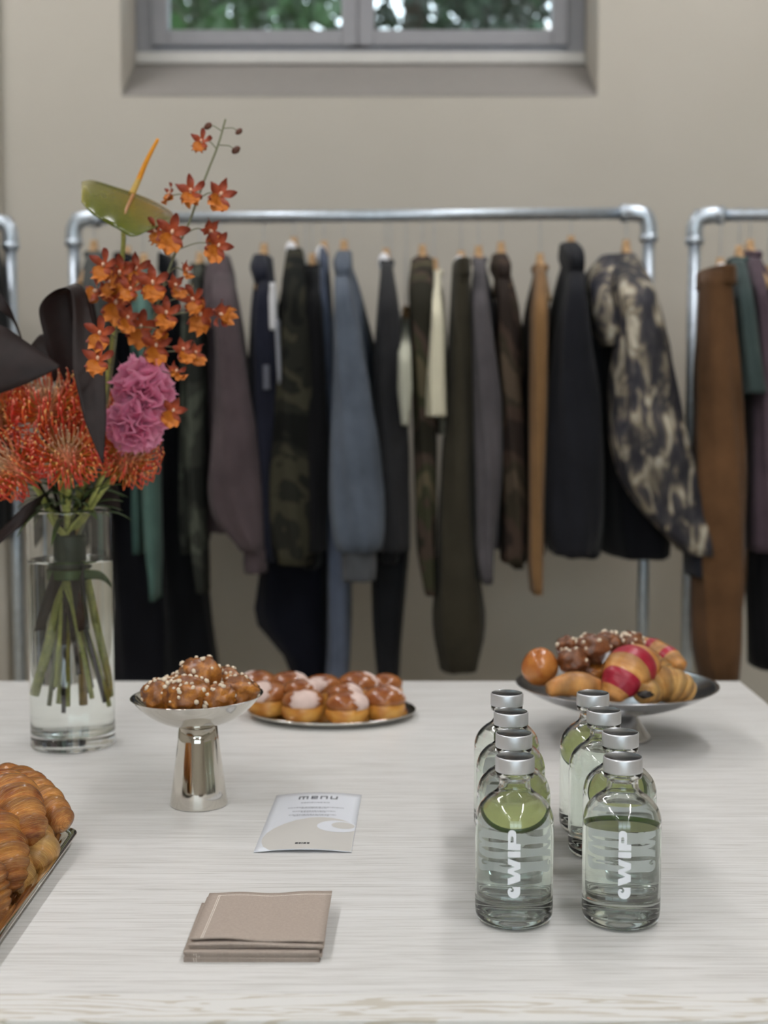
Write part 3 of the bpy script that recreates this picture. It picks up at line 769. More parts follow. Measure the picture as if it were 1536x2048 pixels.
def flat_poly(loops):
    """triangulated 2D polygon with holes -> verts (u, v), faces"""
    bm = bmesh.new(); edges = []
    for L in loops:
        vs_ = [bm.verts.new((a, b, 0)) for a, b in L]
        for i in range(len(vs_)): edges.append(bm.edges.new((vs_[i], vs_[(i + 1) % len(vs_)])))
    bmesh.ops.triangle_fill(bm, use_beauty=True, edges=edges)
    for _ in range(7):
        le = [e for e in bm.edges if e.calc_length() > 45]
        if not le: break
        bmesh.ops.subdivide_edges(bm, edges=le, cuts=1); bmesh.ops.triangulate(bm, faces=bm.faces[:])
    bmesh.ops.triangulate(bm, faces=bm.faces[:])
    bm.verts.index_update()
    v = [(p.co.x, p.co.y) for p in bm.verts]; f = [tuple(q.index for q in p.verts) for p in bm.faces]
    bm.free(); return v, f
def arc(cx, cy, r, a0, a1, n=12, ry=None):
    return [(cx + r * math.cos(R(a0 + (a1 - a0) * i / n)), cy + (ry or r) * math.sin(R(a0 + (a1 - a0) * i / n))) for i in range(n + 1)]
# letters lie in a box 910 long (reading direction u) and 160 tall (v)
LET = []
# emblem: a rounded drop with a wave curl cut into its upper end
LET.append([[(155, 0), (82, 0)] + arc(82, 80, 80, 270, 90, 24)[1:] + [(96, 159), (112, 156), (126, 147), (134, 132), (132, 116), (122, 106), (110, 106), (104, 114), (106, 123), (98, 126), (88, 118), (84, 104), (90, 90), (104, 82), (124, 82), (142, 92), (155, 108)]])
# W
LET.append([[(172, 160), (262, 160), (300, 72), (338, 160), (384, 160), (424, 72), (452, 160), (532, 160), (476, 0), (398, 0), (362, 88), (322, 0), (232, 0)]])
LET.append([[(548, 4)] + [(548, 156), (552, 160), (622, 160), (626, 156), (626, 4), (622, 0), (552, 0)]])
LET.append([[(645, 0), (645, 156), (649, 160)] + [(850, 160)] + arc(858, 108, 52, 90, -90, 14) + [(728, 56), (728, 4), (724, 0), (649, 0)],
            [(744, 90), (806, 90), (820, 96), (826, 108), (820, 120), (806, 126), (744, 126)]])
POLY = [flat_poly(L) for L in LET]

def bottle_print(par, ang):
    m2 = MB(); s = 0.0602 / 910
    for v, f in POLY:
        o = []
        for u, t in v:
            z = 0.0315 + u * s; x = -(t - 80) * s * 1.02
            a = -math.pi / 2 + ang + x / BR
            o.append(((BR + 0.00015) * math.cos(a), (BR + 0.00015) * math.sin(a), z))
        m2.put(o, f)
    o = add('printed_lettering', m2.v, m2.f, M['print']); o.parent = par
    return o

bv, bf = lathe(outer + inner, 72)
wv_, wf_ = lathe(wprof, 72)
capv, capf = lathe([(0.0, 0.1345), (0.0160, 0.1345), (0.0172, 0.1350), (0.0173, 0.1360), (0.0173, 0.1464), (0.0170, 0.1474), (0.0163, 0.1479)], 56)
ctv, ctf = lathe([(0.0163, 0.1479), (0.0158, 0.1476), (0.0, 0.1475)], 56)
# shapes are shared by all bottles
caps_l = [(1030, 1511), (1028, 1465), (1022, 1422), (1014, 1385)]
caps_r = [(1246, 1512), (1241, 1463), (1208, 1419), (1186, 1385)]
order = ['nearest', 'second', 'third', 'farthest']
proto = None; BOT = []
for row, caps in (('menu-side', caps_l), ('outer', caps_r)):
    for k, (cx, cy) in enumerate(caps):
        c = tab(cx, cy, 0.148); c.z = TAB_Z
        lab = {('menu-side', 0): 'clear water bottle with cucumber crescent under its shoulder, front of the row nearer the menu',
               ('outer', 0): 'clear water bottle with edge-on cucumber slice, front of the row nearer the table side',
               }.get((row, k), 'clear water bottle with metal cap, %s in the row %s' % (order[k], 'nearer the menu card' if row == 'menu-side' else 'nearer the table side'))
        rt = root('water_bottle', c, lab, 'bottle', 'cucumber water bottles')
        if proto is None:
            proto = {}
            for nm, (v_, f_), mt in (('glass_body', (bv, bf), 'bglass'), ('water', (wv_, wf_), 'water'), ('cap', (capv, capf), 'alu')):
                o = add(nm, v_, f_, M[mt]); o.parent = rt; proto[nm] = o
            o = add('cap_top', ctv, ctf, M['alutop']); o.parent = proto['cap']; proto['cap_top'] = o
            for nm, o in proto.items(): bpy.context.view_layer.update()
        else:
            cp = None
            for nm in ('glass_body', 'water', 'cap', 'cap_top'):
                o = proto[nm].copy(); COL.objects.link(o); o.parent = cp if nm == 'cap_top' else rt
                if nm == 'cap': cp = o
        pr = bottle_print(rt, math.atan2(c.x, c.y) * -1 + (0.08 if (row, k) == ('outer', 0) else random.Random(k + len(row)).uniform(-0.15, 0.15) if k else 0.0))
        BOT.append((row, k, c, lab))

def cucumber(c, normal, r, lab, thick=0.004):
    q = Vector(normal).normalized().to_track_quat('Z', 'Y').to_matrix()
    rt = root('cucumber_slice', c, lab, 'cucumber slice', 'cucumber slices in the bottles')
    v, f = lathe([(0, -thick / 2), (r * 0.955, -thick / 2), (r * 0.955, thick / 2), (0, thick / 2)], 40)
    add('flesh', [c + q @ p for p in v], f, M['cuke'], rt, False)
    v, f = lathe([(r * 0.956, -thick / 2), (r, -thick / 2 * 0.9), (r, thick / 2 * 0.9), (r * 0.956, thick / 2)], 40)
    add('peel', [c + q @ p for p in v], f + [], M['peel'], rt, True)
for row, k, c, lab in BOT:
    up = Vector((0, 0, 1)); tc = (CAM - c); tc.z = 0; tc.normalize(); sd = tc.cross(up)
    where = '%s bottle of the row nearer the %s' % (['front', 'second', 'third', 'rear'][k], 'menu' if row == 'menu-side' else 'table side')
    if (row, k) == ('menu-side', 0):
        cucumber(c + up * 0.0970 - tc * 0.001, tc * 0.42 + up * 0.9, 0.0245, 'bright green cucumber slice tilted inside the ' + where)
    elif (row, k) == ('outer', 0):
        cucumber(c + up * 0.0885 + tc * 0.001, tc * 0.42 + up * -0.9, 0.0255, 'thin edge-on cucumber slice inside the ' + where)
    elif row == 'menu-side':
        cucumber(c + up * (0.078 + 0.006 * k) - sd * 0.006, tc * 0.5 + up * 0.3 - sd * 0.55, 0.0235, 'slanted cucumber slice in the ' + where)
    elif k == 1:
        cucumber(c + up * 0.088 + sd * 0.0, tc * 0.8 + up * 0.5 + sd * 0.4, 0.0225, 'slanted cucumber slice in the ' + where)
    elif k == 3:
        cucumber(c + up * 0.086 + sd * 0.006, tc * 0.5 + up * 0.6 + sd * 0.5, 0.0205, 'slanted cucumber slice in the ' + where)

# ================================================================== menu card
mc = [tab(507, 1706), tab(703, 1706), tab(723, 1591), tab(553, 1592)]
def card(u, v, dz=0.0):
    p = (mc[0] * (1 - u) + mc[1] * u) * (1 - v) + (mc[3] * (1 - u) + mc[2] * u) * v
    return Vector((p.x, p.y, TAB_Z + 0.0006 + 0.0032 * (4 * u * (1 - u)) + dz))
mroot = root('menu_card', (mc[0] + mc[1] + mc[2] + mc[3]) / 4, 'white printed menu card with pale grey emblem lying on the table', 'menu')
n = 14
vv = [card(i / n, j / n) for j in range(n + 1) for i in range(n + 1)]
ff = [(j * (n + 1) + i, j * (n + 1) + i + 1, (j + 1) * (n + 1) + i + 1, (j + 1) * (n + 1) + i) for j in range(n) for i in range(n)]
solid(add('card', vv, ff, M['paper'], mroot), 0.0004)
def card_print(name, loops, mat, dz):
    v, f = flat_poly(loops)
    o = add(name, [card(a / 1000, b / 1000, dz) for a, b in v], f, mat, mroot)
    return o
def clampp(L): return [(min(995, max(5, a)), min(995, max(5, b))) for a, b in L]
# the big emblem, cut off by the card's lower corner
card_print('emblem_print', [clampp([(995, 5), (160, 5), (80, 70), (45, 140), (35, 210), (60, 290), (120, 360), (220, 430), (340, 485), (480, 522), (600, 532), (720, 525), (830, 505), (920, 470), (995, 420)])], M['inkgrey'], 0.00035)
card_print('emblem_wave', [clampp(arc(800, 382, 217, 0, 350, 35, 97))], M['paper'], 0.0006)
card_print('emblem_print', [clampp(arc(862, 400, 125, 0, 350, 35, 55))], M['inkgrey'], 0.0008)
# heading in wide techno letters: m e n u
def bar(u0, u1, v0, v1): return [[(u0, v0), (u1, v0), (u1, v1), (u0, v1)]]
hv0, hv1, ht = 868, 925, 16
def letters(x0, wd, segs):
    for a, b, c, d in segs: card_print('heading_stroke', bar(x0 + a * wd, x0 + b * wd, hv0 + c * (hv1 - hv0), hv0 + d * (hv1 - hv0)), M['inkdark'], 0.0004)
hm = 0.16
letters(285, 110, [(0, .16, 0, 1), (.16, 1, .72, 1), (.42, .58, 0, .72), (.84, 1, 0, .72)])
letters(430, 75, [(0, .22, 0, 1), (.22, 1, .76, 1), (.22, 1, .38, .62), (.22, 1, 0, .24), (.82, 1, .62, .76)])
letters(535, 85, [(0, .22, 0, 1), (.22, 1, .74, 1), (.78, 1, 0, .74)])
letters(650, 85, [(0, .22, 0, 1), (.22, 1, 0, .26), (.78, 1, .26, 1)])
# small print is too small to read in the photograph: short dashes the size of its words
rg = random.Random(11)
def dashes(u0, u1, v0, h, mat, nm='small_print'):
    m2 = MB(); u = u0
    while u < u1 - 6:
        wd = min(rg.uniform(10, 34), u1 - u)
        q = [card((u + a) / 1000, (v0 + b) / 1000, 0.0004) for a, b in ((0, 0), (wd, 0), (wd, h), (0, h))]
        m2.put(q, [(0, 1, 2, 3)]); u += wd + rg.uniform(4, 8)
    m2.add(nm, mat, mroot)
dashes(330, 655, 792, 14, M['inkfaint'])
dashes(200, 830, 705, 11, M['inkfaint']); dashes(350, 640, 688, 9, M['inkfaint'])
dashes(265, 745, 636, 11, M['inkfaint']); dashes(360, 640, 619, 9, M['inkfaint'])
dashes(235, 760, 572, 11, M['inkfaint']); dashes(290, 690, 555, 9, M['inkfaint'])
dashes(405, 555, 82, 24, M['inkblack'], 'bottom_mark')

# ================================================================== napkins
q0 = tab(368, 1923); q1 = tab(643, 1925)
nw = (q1 - q0).length * 0.985; ndp = 0.113
rg = random.Random(4)
ords = ['bottom', 'second from the bottom', 'third from the bottom', 'fourth from the bottom', 'fifth from the bottom', 'third from the top', 'second from the top', 'topmost']
base = (q0 + q1) / 2 + Vector((0, ndp / 2, 0))
for k in range(8):
    th = 0.0017
    top = k == 7
    z0 = TAB_Z + 0.0002 + k * th
    cx = base.x + rg.uniform(-0.0012, 0.0012) + (0.002 if k >= 5 else 0) + (0.0015 if top else 0); cy = base.y + rg.uniform(-0.001, 0.001) + (0.005 if k >= 5 else 0) + (0.004 if top else 0)
    a = R(rg.uniform(-0.7, 0.7) + (-0.8 if k >= 5 else 0) - (1.2 if top else 0)); ca, sa = math.cos(a), math.sin(a)
    rt = root('cloth_napkin', (cx, cy, z0), 'folded taupe cloth napkin with white stitching, %s of its stack' % ords[k], 'napkin', 'stack of taupe napkins')
    shx = 0.012
    def npt(u, v, dz):
        x = (u - 0.5) * nw + (v - 0.5) * shx * 0; y = (v - 0.5) * ndp
        lift = (0.0022 * max(0, k - 4) / 3) * ((math.sin(u * 5.2 + k) * 0.5 + 0.5) * (1 - v) ** 2) + (0.003 * (u ** 3) * (v ** 2) + 0.0012 * math.sin(u * 6) ** 2 if top else 0)
        return Vector((cx + x * ca - y * sa, cy + x * sa + y * ca, z0 + dz + lift))
    n = 16; N1 = n + 1
    def sheet(z_lo, z_hi, ins):
        vv = []
        for dz in (z_lo, z_hi):
            vv += [npt(ins + (1 - 2 * ins) * i / n, ins + (1 - 2 * ins) * j / n, dz) for j in range(N1) for i in range(N1)]
        ff = []; o2 = N1 * N1
        for j in range(n):
            for i in range(n):
                q = (j * N1 + i, j * N1 + i + 1, (j + 1) * N1 + i + 1, (j + 1) * N1 + i)
                ff.append(q[::-1]); ff.append(tuple(x + o2 for x in q))
        bd = [i for i in range(N1)] + [j * N1 + n for j in range(1, N1)] + [n * N1 + i for i in range(n - 1, -1, -1)] + [j * N1 for j in range(n - 1, 0, -1)]
        for i in range(len(bd)):
            a_, b_ = bd[i], bd[(i + 1) % len(bd)]; ff.append((a_, b_, b_ + o2, a_ + o2))
        return vv, ff
    add('lower_fold', *sheet(0.0, 0.00055, 0.004 * (k % 2)), M['napkin'], rt)
    add('upper_fold', *sheet(0.00090, 0.00145, 0.0), M['napkin'], rt)
    if top:
        def stitches(p0, p1, nn, nm):
            m2 = MB()
            for i in range(nn):
                t0, t1 = (i + 0.12) / nn, (i + 0.88) / nn
                A = [p0[0] + (p1[0] - p0[0]) * t for t in (t0, t1)]; B = [p0[1] + (p1[1] - p0[1]) * t for t in (t0, t1)]
                m2.put(*tube([npt(A[0], B[0], 0.00152), npt(A[1], B[1], 0.00152)], 0.00034, 5))
            o = m2.add(nm, M['stitch'], rt); o['kind'] = 'stuff'
        stitches((0.085, 0.0), (0.085, 0.93), 46, 'stitch_line'); stitches((0.098, 0.0), (0.098, 0.93), 46, 'stitch_line')
        stitches((0.085, 0.93), (1.0, 0.93), 60, 'stitch_line')
    elif k in (0, 1, 2, 3):
        m2 = MB()
        for u in (0.075, 0.092):
            m2.put(*tube([npt(u, 0.0, 0.0002), npt(u, -0.004, 0.0008), npt(u, 0.0, 0.0015)], 0.0003, 5))
        m2.add('stitch_line', M['stitch'], rt)

# ================================================================== serving dishes
def dish_lathe(prof, c, mat, par, name, seg=72, sx=1, sy=1):
    v, f = lathe(prof, seg, c, sx, sy); return add(name, v, f, mat, par)
# left footed bowl
b0 = tab(398, 1608); b0.z = TAB_Z
fb = root('footed_bowl', b0, 'polished steel footed bowl on a flared stem with sugared choux buns', 'bowl')
SC = F_PX / (b0.y / cT)
HB = 0.1255
rimr = 134 / SC
dish_lathe([(0.0, 0.0), (0.030, 0.0), (0.0323, 0.0008), (0.0325, 0.0024), (0.0300, 0.02), (0.0262, 0.05), (0.0230, 0.075), (0.0215, 0.090), (0.0, 0.091)], b0, M['chrome'], fb, 'stem')
bowlp = smoothp([(0.001, 0.0905), (0.02, 0.0912), (0.042, 0.0985), (0.060, 0.1105), (rimr - 0.001, 0.1248)], 6) + [(rimr, 0.1256), (rimr - 0.0008, 0.1260)] + \
        smoothp([(rimr - 0.003, 0.1247), (0.058, 0.1120), (0.040, 0.1005), (0.02, 0.0938), (0.0, 0.0930)], 6)
# the bowl sits a little askew on its stem
tm = Matrix.Rotation(R(-1.6), 4, 'Y')
v, f = lathe(bowlp, 80); add('bowl', [b0 + Vector((0, 0, 0.09)) + tm @ (p - Vector((0, 0, 0.09))) for p in v], f, M['chrome'], fb)

# oval tray of brioche buns
o0 = tab(664, 1432); o0.z = TAB_Z
SCo = F_PX / o0.y
rx = 171 / SCo; ry = (tab(664, 1463).y - o0.y) * -1
ry = max(0.085, ry)
ot = root('oval_tray', o0, 'low polished oval tray carrying glazed brioche buns', 'tray')
dish_lathe([(0.0, 0.0), (0.80, 0.0), (0.88, 0.003), (0.985, 0.0085), (1.0, 0.0102), (0.992, 0.0112), (0.88, 0.0058), (0.79, 0.0032), (0.0, 0.0030)], o0, M['chrome'], ot, 'platter', 90, 1, 1)
for ch in ot.children:
    ch.scale = (rx, ry, 1.0)

# right footed bowl
r0 = tab(1232, 1476); r0.z = TAB_Z
SCr = F_PX / r0.y
rr_ = 204 / SCr
HR = CAM.z - TAB_Z - (1372 - 780) * r0.y / F_PX
rb = root('wide_footed_bowl', r0, 'wide shallow steel bowl on a short flared foot piled with pastries', 'bowl')
dish_lathe([(0.0, 0.0), (0.046, 0.0), (0.0475, 0.0015), (0.044, 0.006), (0.034, 0.020), (0.026, 0.034), (0.022, HR - 0.040), (0.0, HR - 0.039)], r0, M['satin'], rb, 'foot')
rbp = smoothp([(0.001, HR - 0.0405), (0.03, HR - 0.0395), (0.075, HR - 0.028), (0.11, HR - 0.014), (rr_ - 0.002, HR - 0.001)], 6) + [(rr_, HR), (rr_ - 0.001, HR + 0.0006)] + \
      smoothp([(rr_ - 0.005, HR - 0.0002), (0.108, HR - 0.0125), (0.072, HR - 0.0262), (0.03, HR - 0.0375), (0.0, HR - 0.0385)], 6)
v, f = lathe(rbp, 90, r0); add('bowl', v, f, M['satin'], rb)

# ================================================================== pastries
def blob(c, rx, ry, rz, seed, sub=3, amp=0.10, freq=2.2, flat=0.0, rot=0.0, tilt=0.0):
    v, f = ICO[sub]; out = []
    mt = Matrix.Rotation(rot, 3, 'Z') @ Matrix.Rotation(tilt, 3, 'Y')
    for p in v:
        n_ = noise.noise(p * freq + Vector((seed * 7.3, seed * 1.7, -seed * 3.1))) * amp + noise.noise(p * freq * 2.6 + Vector((seed, 9, seed))) * amp * 0.4
        q = p * (1 + n_)
        z = q.z
        if flat and z < -flat: z = -flat + (z + flat) * 0.15
        out.append(c + mt @ Vector((q.x * rx, q.y * ry, z * rz)))
    return out, f

def choux(c, r, seed, lab, group, mat='chouq', pearls=26, squash=0.85):
    rt = root('choux_bun' if mat == 'chouq' else 'nutty_choux_bun', c, lab, 'choux bun', group)
    v, f = blob(c, r, r, r * squash, seed, 4, 0.26, 1.7)
    add('bun', v, f, M[mat], rt)
    if not pearls: return
    rg = random.Random(seed * 13 + 1); m2 = MB()
    iv, if_ = ICO[1]
    while pearls > 0:
        d = Vector((rg.gauss(0, 1), rg.gauss(0, 1), rg.gauss(0.55, 0.8))).normalized()
        if d.z < -0.35: continue
        best = max(range(0, len(v), 3), key=lambda i: (v[i] - c).normalized().dot(d))
        p = v[best]; s = rg.uniform(0.0022, 0.0042)
        q = d.to_track_quat('Z', 'Y').to_matrix() @ Matrix.Rotation(rg.uniform(0, 6), 3, 'Z')
        e = rg.uniform(0.65, 1.0)
        m2.put([p + q @ Vector((a.x * s * e, a.y * s, a.z * s * 0.7)) for a in iv], if_)
        pearls -= 1
    o = m2.add('pearl_sugar', M['sugar'], rt); o['kind'] = 'stuff'

g1 = 'sugared choux buns in the footed bowl'
bd = b0.y
def at(x, y, Y, dz=0): p = dep(x, y, Y); p.z += dz; return p
choux(at(326, 1391, bd - 0.016), 0.0225, 1, 'brown sugared choux bun at the vase-side rim of the footed bowl', g1, pearls=34)
choux(at(374, 1391, bd - 0.036), 0.0255, 2, 'large front choux bun densely dotted with pearl sugar', g1, pearls=46)
choux(at(402, 1350, bd - 0.008), 0.0240, 3, 'topmost golden choux bun crowning the footed bowl', g1, pearls=20)
choux(at(438, 1396, bd - 0.034), 0.0195, 4, 'small choux bun with golden patch at the front right of the footed bowl', g1, pearls=16)
choux(at(478, 1382, bd - 0.008), 0.0220, 5, 'smooth dark choux bun at the tray-side rim of the footed bowl', g1, pearls=9)
choux(at(452, 1366, bd + 0.014), 0.0225, 6, 'sugared choux bun behind the topmost one, towards the brioche tray', g1, pearls=22)
choux(at(360, 1378, bd + 0.022), 0.0225, 7, 'shaded choux bun tucked behind the two front ones', g1, pearls=20)
choux(at(408, 1384, bd + 0.034), 0.0220, 8, 'choux bun hidden at the back of the footed bowl', g1, pearls=10)

# brioche buns on the oval tray: golden lower half, shiny brown domed cap, some dusted with icing
def brioche(c, r, seed, lab, dust=0.0, da=0.0):
    rt = root('brioche_bun', c, lab, 'bun', 'glazed brioche buns on the oval tray')
    k = Vector((c.x, c.y, c.z + r * 0.50))
    v, f = blob(k, r, r * 0.95, r * 0.72, seed, 3, 0.05, 1.7, flat=0.68)
    add('lower_half', v, f, M['bunside'], rt)
    k2 = Vector((c.x, c.y, c.z + r * 0.90))
    v, f = blob(k2, r * 0.99, r * 0.94, r * 0.58, seed + 50, 3, 0.05, 1.8, flat=0.30)
    o = add('glazed_cap', v, f, M['buntop'], rt)
    if dust > 0:
        d0 = Vector((math.cos(da), math.sin(da), 0.35)).normalized()
        cv, cf = blob(k2, r * 1.005, r * 0.955, r * 0.592, seed + 50, 3, 0.05, 1.8, flat=0.30)
        keep = [q for q in cf if sum(((v[i] - k2).normalized().dot(d0) + 0.15 * noise.noise(v[i] * 90)) for i in q) / 3 > 1 - dust]
        us = sorted({i for q in keep for i in q}); mp = {i: j for j, i in enumerate(us)}
        if us: solid(add('icing_dusting', [cv[i] for i in us], [tuple(mp[i] for i in q) for q in keep], M['icing'], rt), 0.0006)
oz = TAB_Z + 0.0034
def onp(x, y):      # bun foot on the tray
    p = tab(x, y, 0.0034); return Vector((p.x, p.y, oz))
pl = [(536, 1428, 0.032, .60, 3.6, 'icing-dusted brioche bun beside the footed bowl'),
      (606, 1440, 0.0305, .30, -1.4, 'front brioche bun, nearer the footed bowl of the two at the tray rim'),
      (694, 1446, 0.0305, .30, -0.3, 'front brioche bun with golden base, centre of the tray rim'),
      (768, 1436, 0.0310, .42, 0.6, 'icing-dusted brioche bun at the bottle end of the tray'),
      (516, 1400, 0.030, .35, 2.9, 'rear brioche bun showing above the footed bowl'),
      (578, 1404, 0.031, .3, 0.0, 'rear brioche bun, second from the footed bowl'),
      (645, 1408, 0.030, .2, -2.0, 'middle brioche bun in the second line of the tray'),
      (716, 1404, 0.031, .3, 0.2, 'rear brioche bun with dark cap, centre right of the tray'),
      (770, 1400, 0.027, .0, 0.0, 'rear brioche bun at the bottle end of the tray')]
for i, (x, y, r_, du, da, lb) in enumerate(pl):
    brioche(onp(x, y), r_, 20 + i, lb, du, da)
for i, (x, y, dy_, r_, du, da, lb) in enumerate([(602, 1380, 0.01, 0.027, .35, 0.2, 'upper brioche bun resting on the front ones near the footed bowl'),
                                       (690, 1388, 0.005, 0.026, .45, 0.0, 'upper brioche bun resting on the centre front bun')]):
    c = dep(x, y, o0.y - 0.02 + dy_); c.z -= r_ * 0.9
    brioche(c, r_, 40 + i, lb, du, da)

# croissants
def croissant(name, lab, cat, group, pts, rads, mat, seed, ridges=7, stripes=None, depth=0.12, squash=0.9):
    """rolled dough: lofted along a curve with overlapping stepped layers"""
    P = crv(pts, 36); n_ = len(P); L = [0.0]
    for i in range(1, n_): L.append(L[-1] + (P[i] - P[i - 1]).length)
    tot = L[-1]; ts = [x / tot for x in L]; rt = root(name, P[n_ // 2], lab, cat, group)
    seg = 36; rings = []; uv = []; vc = []
    for i, p_ in enumerate(P):
        t = ts[i]
        d = (P[min(i + 1, n_ - 1)] - P[max(i - 1, 0)]).normalized()
        up = Vector((0, 0, 1)); s_ = d.cross(up)
        if s_.length < 1e-3: s_ = Vector((1, 0, 0))
        s_.normalize(); u_ = s_.cross(d)
        br = lerpl(np.linspace(0, 1, len(rads)), rads, t) * (1 - max(0.0, (abs(t - 0.5) * 2 - 0.86) / 0.14) ** 2.2 * 0.95)
        ring = []
        for k in range(seg):
            a = 2 * math.pi * k / seg
            # stepped shoulders, mirrored about the middle, leaning round the roll
            x = abs(t - 0.5) * 2
            ph = x * ridges * 0.7 + 0.30 * math.sin(a + seed) + 0.12 * noise.noise(Vector((math.cos(a), math.sin(a), seed * 3.0)))
            saw = ph - math.floor(ph)
            st = (math.sin(math.pi * min(1.0, saw / 0.86)) ** 0.7 if saw < 0.86 else 0.0) * depth * 1.6 - depth * 0.5
            fine = noise.noise(Vector((t * 70 + seed, math.cos(a) * 1.5, math.sin(a) * 1.5))) * 0.018
            st += fine
            kk = 1.12 - 0.42 * math.sin(math.pi * min(1.0, saw / 0.86)) ** 2 if saw < 0.86 else 1.25
            kk *= 1.0 - 0.22 * max(0.0, math.sin(a)) * 0.6
            nz = noise.noise(Vector((math.cos(a) * 1.2, math.sin(a) * 1.2, t * 6 + seed))) * 0.07
            rr2 = max(0.0006, br * (1 + st * (1 - 0.3 * x) + nz))
            ring.append(p_ + s_ * math.cos(a) * rr2 + u_ * math.sin(a) * rr2 * squash)
            uv.append((t * 3, k / seg)); vc.append((min(1.35, kk), min(1.35, kk) * 0.97, min(1.35, kk) * 0.92))
        rings.append(ring)
    v, f = loft(rings)
    if stripes:
        mi = []
        for q in f:
            t = sum(ts[min(i // seg, n_ - 1)] for i in q) / len(q)
            mi.append(1 if any(a_ <= t <= b_ for a_, b_ in stripes) else 0)
        o = add('crust', v, f, None, rt, uv=uv, col=vc, mats=[M[mat], M['red']], mi=mi)
    else:
        o = add('crust', v, f, M[mat], rt, uv=uv, col=vc)
    return rt

# rectangular tray at the picture edge, turned towards the viewer
c1 = tab(163, 1655, 0.014); c2 = tab(-8, 1893, 0.014)
ed = (c2 - c1); ed.z = 0; ln = ed.length; ed.normalize(); inn = Vector((ed.y, -ed.x, 0))
if inn.x > 0: inn = -inn
TL, TW = 0.36, 0.24
tc0 = c1 + ed * (TL / 2) + inn * (TW / 2); tc0.z = TAB_Z
tr_ = root('rectangular_tray', tc0, 'polished rectangular tray with raised rim, stacked with croissants at the picture edge', 'tray')
def rrect(hl, hw, rad, n=6):
    out = []
    for sx_, sy_, a0 in ((1, 1, 0), (-1, 1, 90), (-1, -1, 180), (1, -1, 270)):
        for k in range(n + 1):
            a = R(a0 + 90 * k / n); out.append((sx_ * (hl - rad) + rad * math.cos(a), sy_ * (hw - rad) + rad * math.sin(a)))
    return out
rings = []
for ins, z, rad in ((0.045, 0.0, 0.012), (0.020, 0.0, 0.018), (0.012, 0.004, 0.02), (0.001, 0.0120, 0.022), (0.0, 0.0140, 0.022), (0.0008, 0.0152, 0.0215), (0.0125, 0.0120, 0.020), (0.0155, 0.0062, 0.018), (0.0215, 0.0022, 0.016), (0.045, 0.0018, 0.012)):
    rings.append([tc0 + ed * a + inn * b + Vector((0, 0, z)) for a, b in rrect(TL / 2 - ins, TW / 2 - ins, rad)])
v, f = loft(rings); add('tray_body', v, f, M['chrome'], tr_)

g2 = 'croissants on the rectangular tray'
def dp(L): return [dep(x, y, Y) for x, y, Y in L]
Y0 = tab(90, 1690, 0.02).y
croissant('butter_croissant', 'glossy brown croissant with tip at the tray corner', 'croissant', g2,
          dp([(-60, 1596, Y0 + 0.10), (6, 1582, Y0 + 0.075), (70, 1604, Y0 + 0.045), (136, 1650, Y0 + 0.012)]), [0.012, 0.026, 0.031, 0.026, 0.020, 0.012], 'croissant', 1)
croissant('butter_croissant', 'golden croissant standing in front of the corner one, tip hanging over the pale one', 'croissant', g2,
          dp([(-50, 1612, Y0 + 0.06), (10, 1606, Y0 + 0.01), (46, 1640, Y0 - 0.02), (66, 1692, Y0 - 0.035)]), [0.018, 0.030, 0.034, 0.029, 0.022, 0.013], 'croissant', 2)
croissant('butter_croissant', 'dark croissant at the very picture edge above the tray rim', 'croissant', g2,
          dp([(-60, 1670, Y0 - 0.02), (-20, 1690, Y0 - 0.05), (8, 1735, Y0 - 0.075), (18, 1790, Y0 - 0.085)]), [0.022, 0.032, 0.034, 0.027, 0.021, 0.011], 'croissant', 3)
croissant('butter_croissant', 'lowest croissant tip peeking in at the picture edge', 'croissant', g2,
          dp([(-80, 1740, Y0 - 0.10), (-42, 1765, Y0 - 0.115), (-18, 1800, Y0 - 0.12), (0, 1838, Y0 - 0.125)]), [0.018, 0.026, 0.026, 0.022, 0.017, 0.008], 'croissant', 4)
croissant('pale_croissant', 'pale folded croissant lying beneath the golden ones beside the tray rim', 'croissant', g2,
          dp([(0, 1682, Y0 + 0.02), (52, 1676, Y0 + 0.0), (76, 1700, Y0 - 0.02), (56, 1738, Y0 - 0.045)]), [0.014, 0.022, 0.021, 0.019, 0.012], 'croissant_pale', 5, 4, None, 0.10)
croissant('pale_croissant', 'small pale croissant end low beside the tray rim', 'croissant', g2,
          dp([(-20, 1718, Y0 - 0.02), (18, 1728, Y0 - 0.045), (32, 1754, Y0 - 0.06), (12, 1788, Y0 - 0.08)]), [0.014, 0.018, 0.020, 0.017, 0.010], 'croissant_pale', 6, 4, None, 0.10)

# pastries in the wide footed bowl
RY = r0.y
g3 = 'pastries in the wide footed bowl'
c = at(1080, 1334, RY - 0.02); rt = root('round_bun', c, 'smooth round golden bun at the menu-side rim of the wide bowl', 'bun', g3)
v, f = blob(c, 0.0245, 0.026, 0.0255, 61, 4, 0.05, 1.3); add('bun', v, f, M['bunround'], rt)
choux(at(1146, 1322, RY - 0.028), 0.0205, 62, 'chocolate coated choux bun beside the smooth round bun', g3, 'choco', 10)
choux(at(1186, 1296, RY - 0.008), 0.0225, 63, 'sugared chocolate choux bun at the front of the pile top', g3, 'choco', 16)
choux(at(1136, 1293, RY + 0.016), 0.0165, 64, 'small sugared choux bun at the pile top above the chocolate coated one', g3, 'choco', 12)
choux(at(1218, 1284, RY + 0.02), 0.0175, 65, 'sugared choux bun at the very top of the pile', g3, 'choco', 16)
choux(at(1262, 1286, RY + 0.012), 0.0185, 66, 'sugared choux bun behind the red striped croissant', g3, 'choco', 16)
choux(at(1180, 1345, RY + 0.005), 0.026, 67, 'plain choux bun in the middle of the pile', g3, 'chouq', 0)
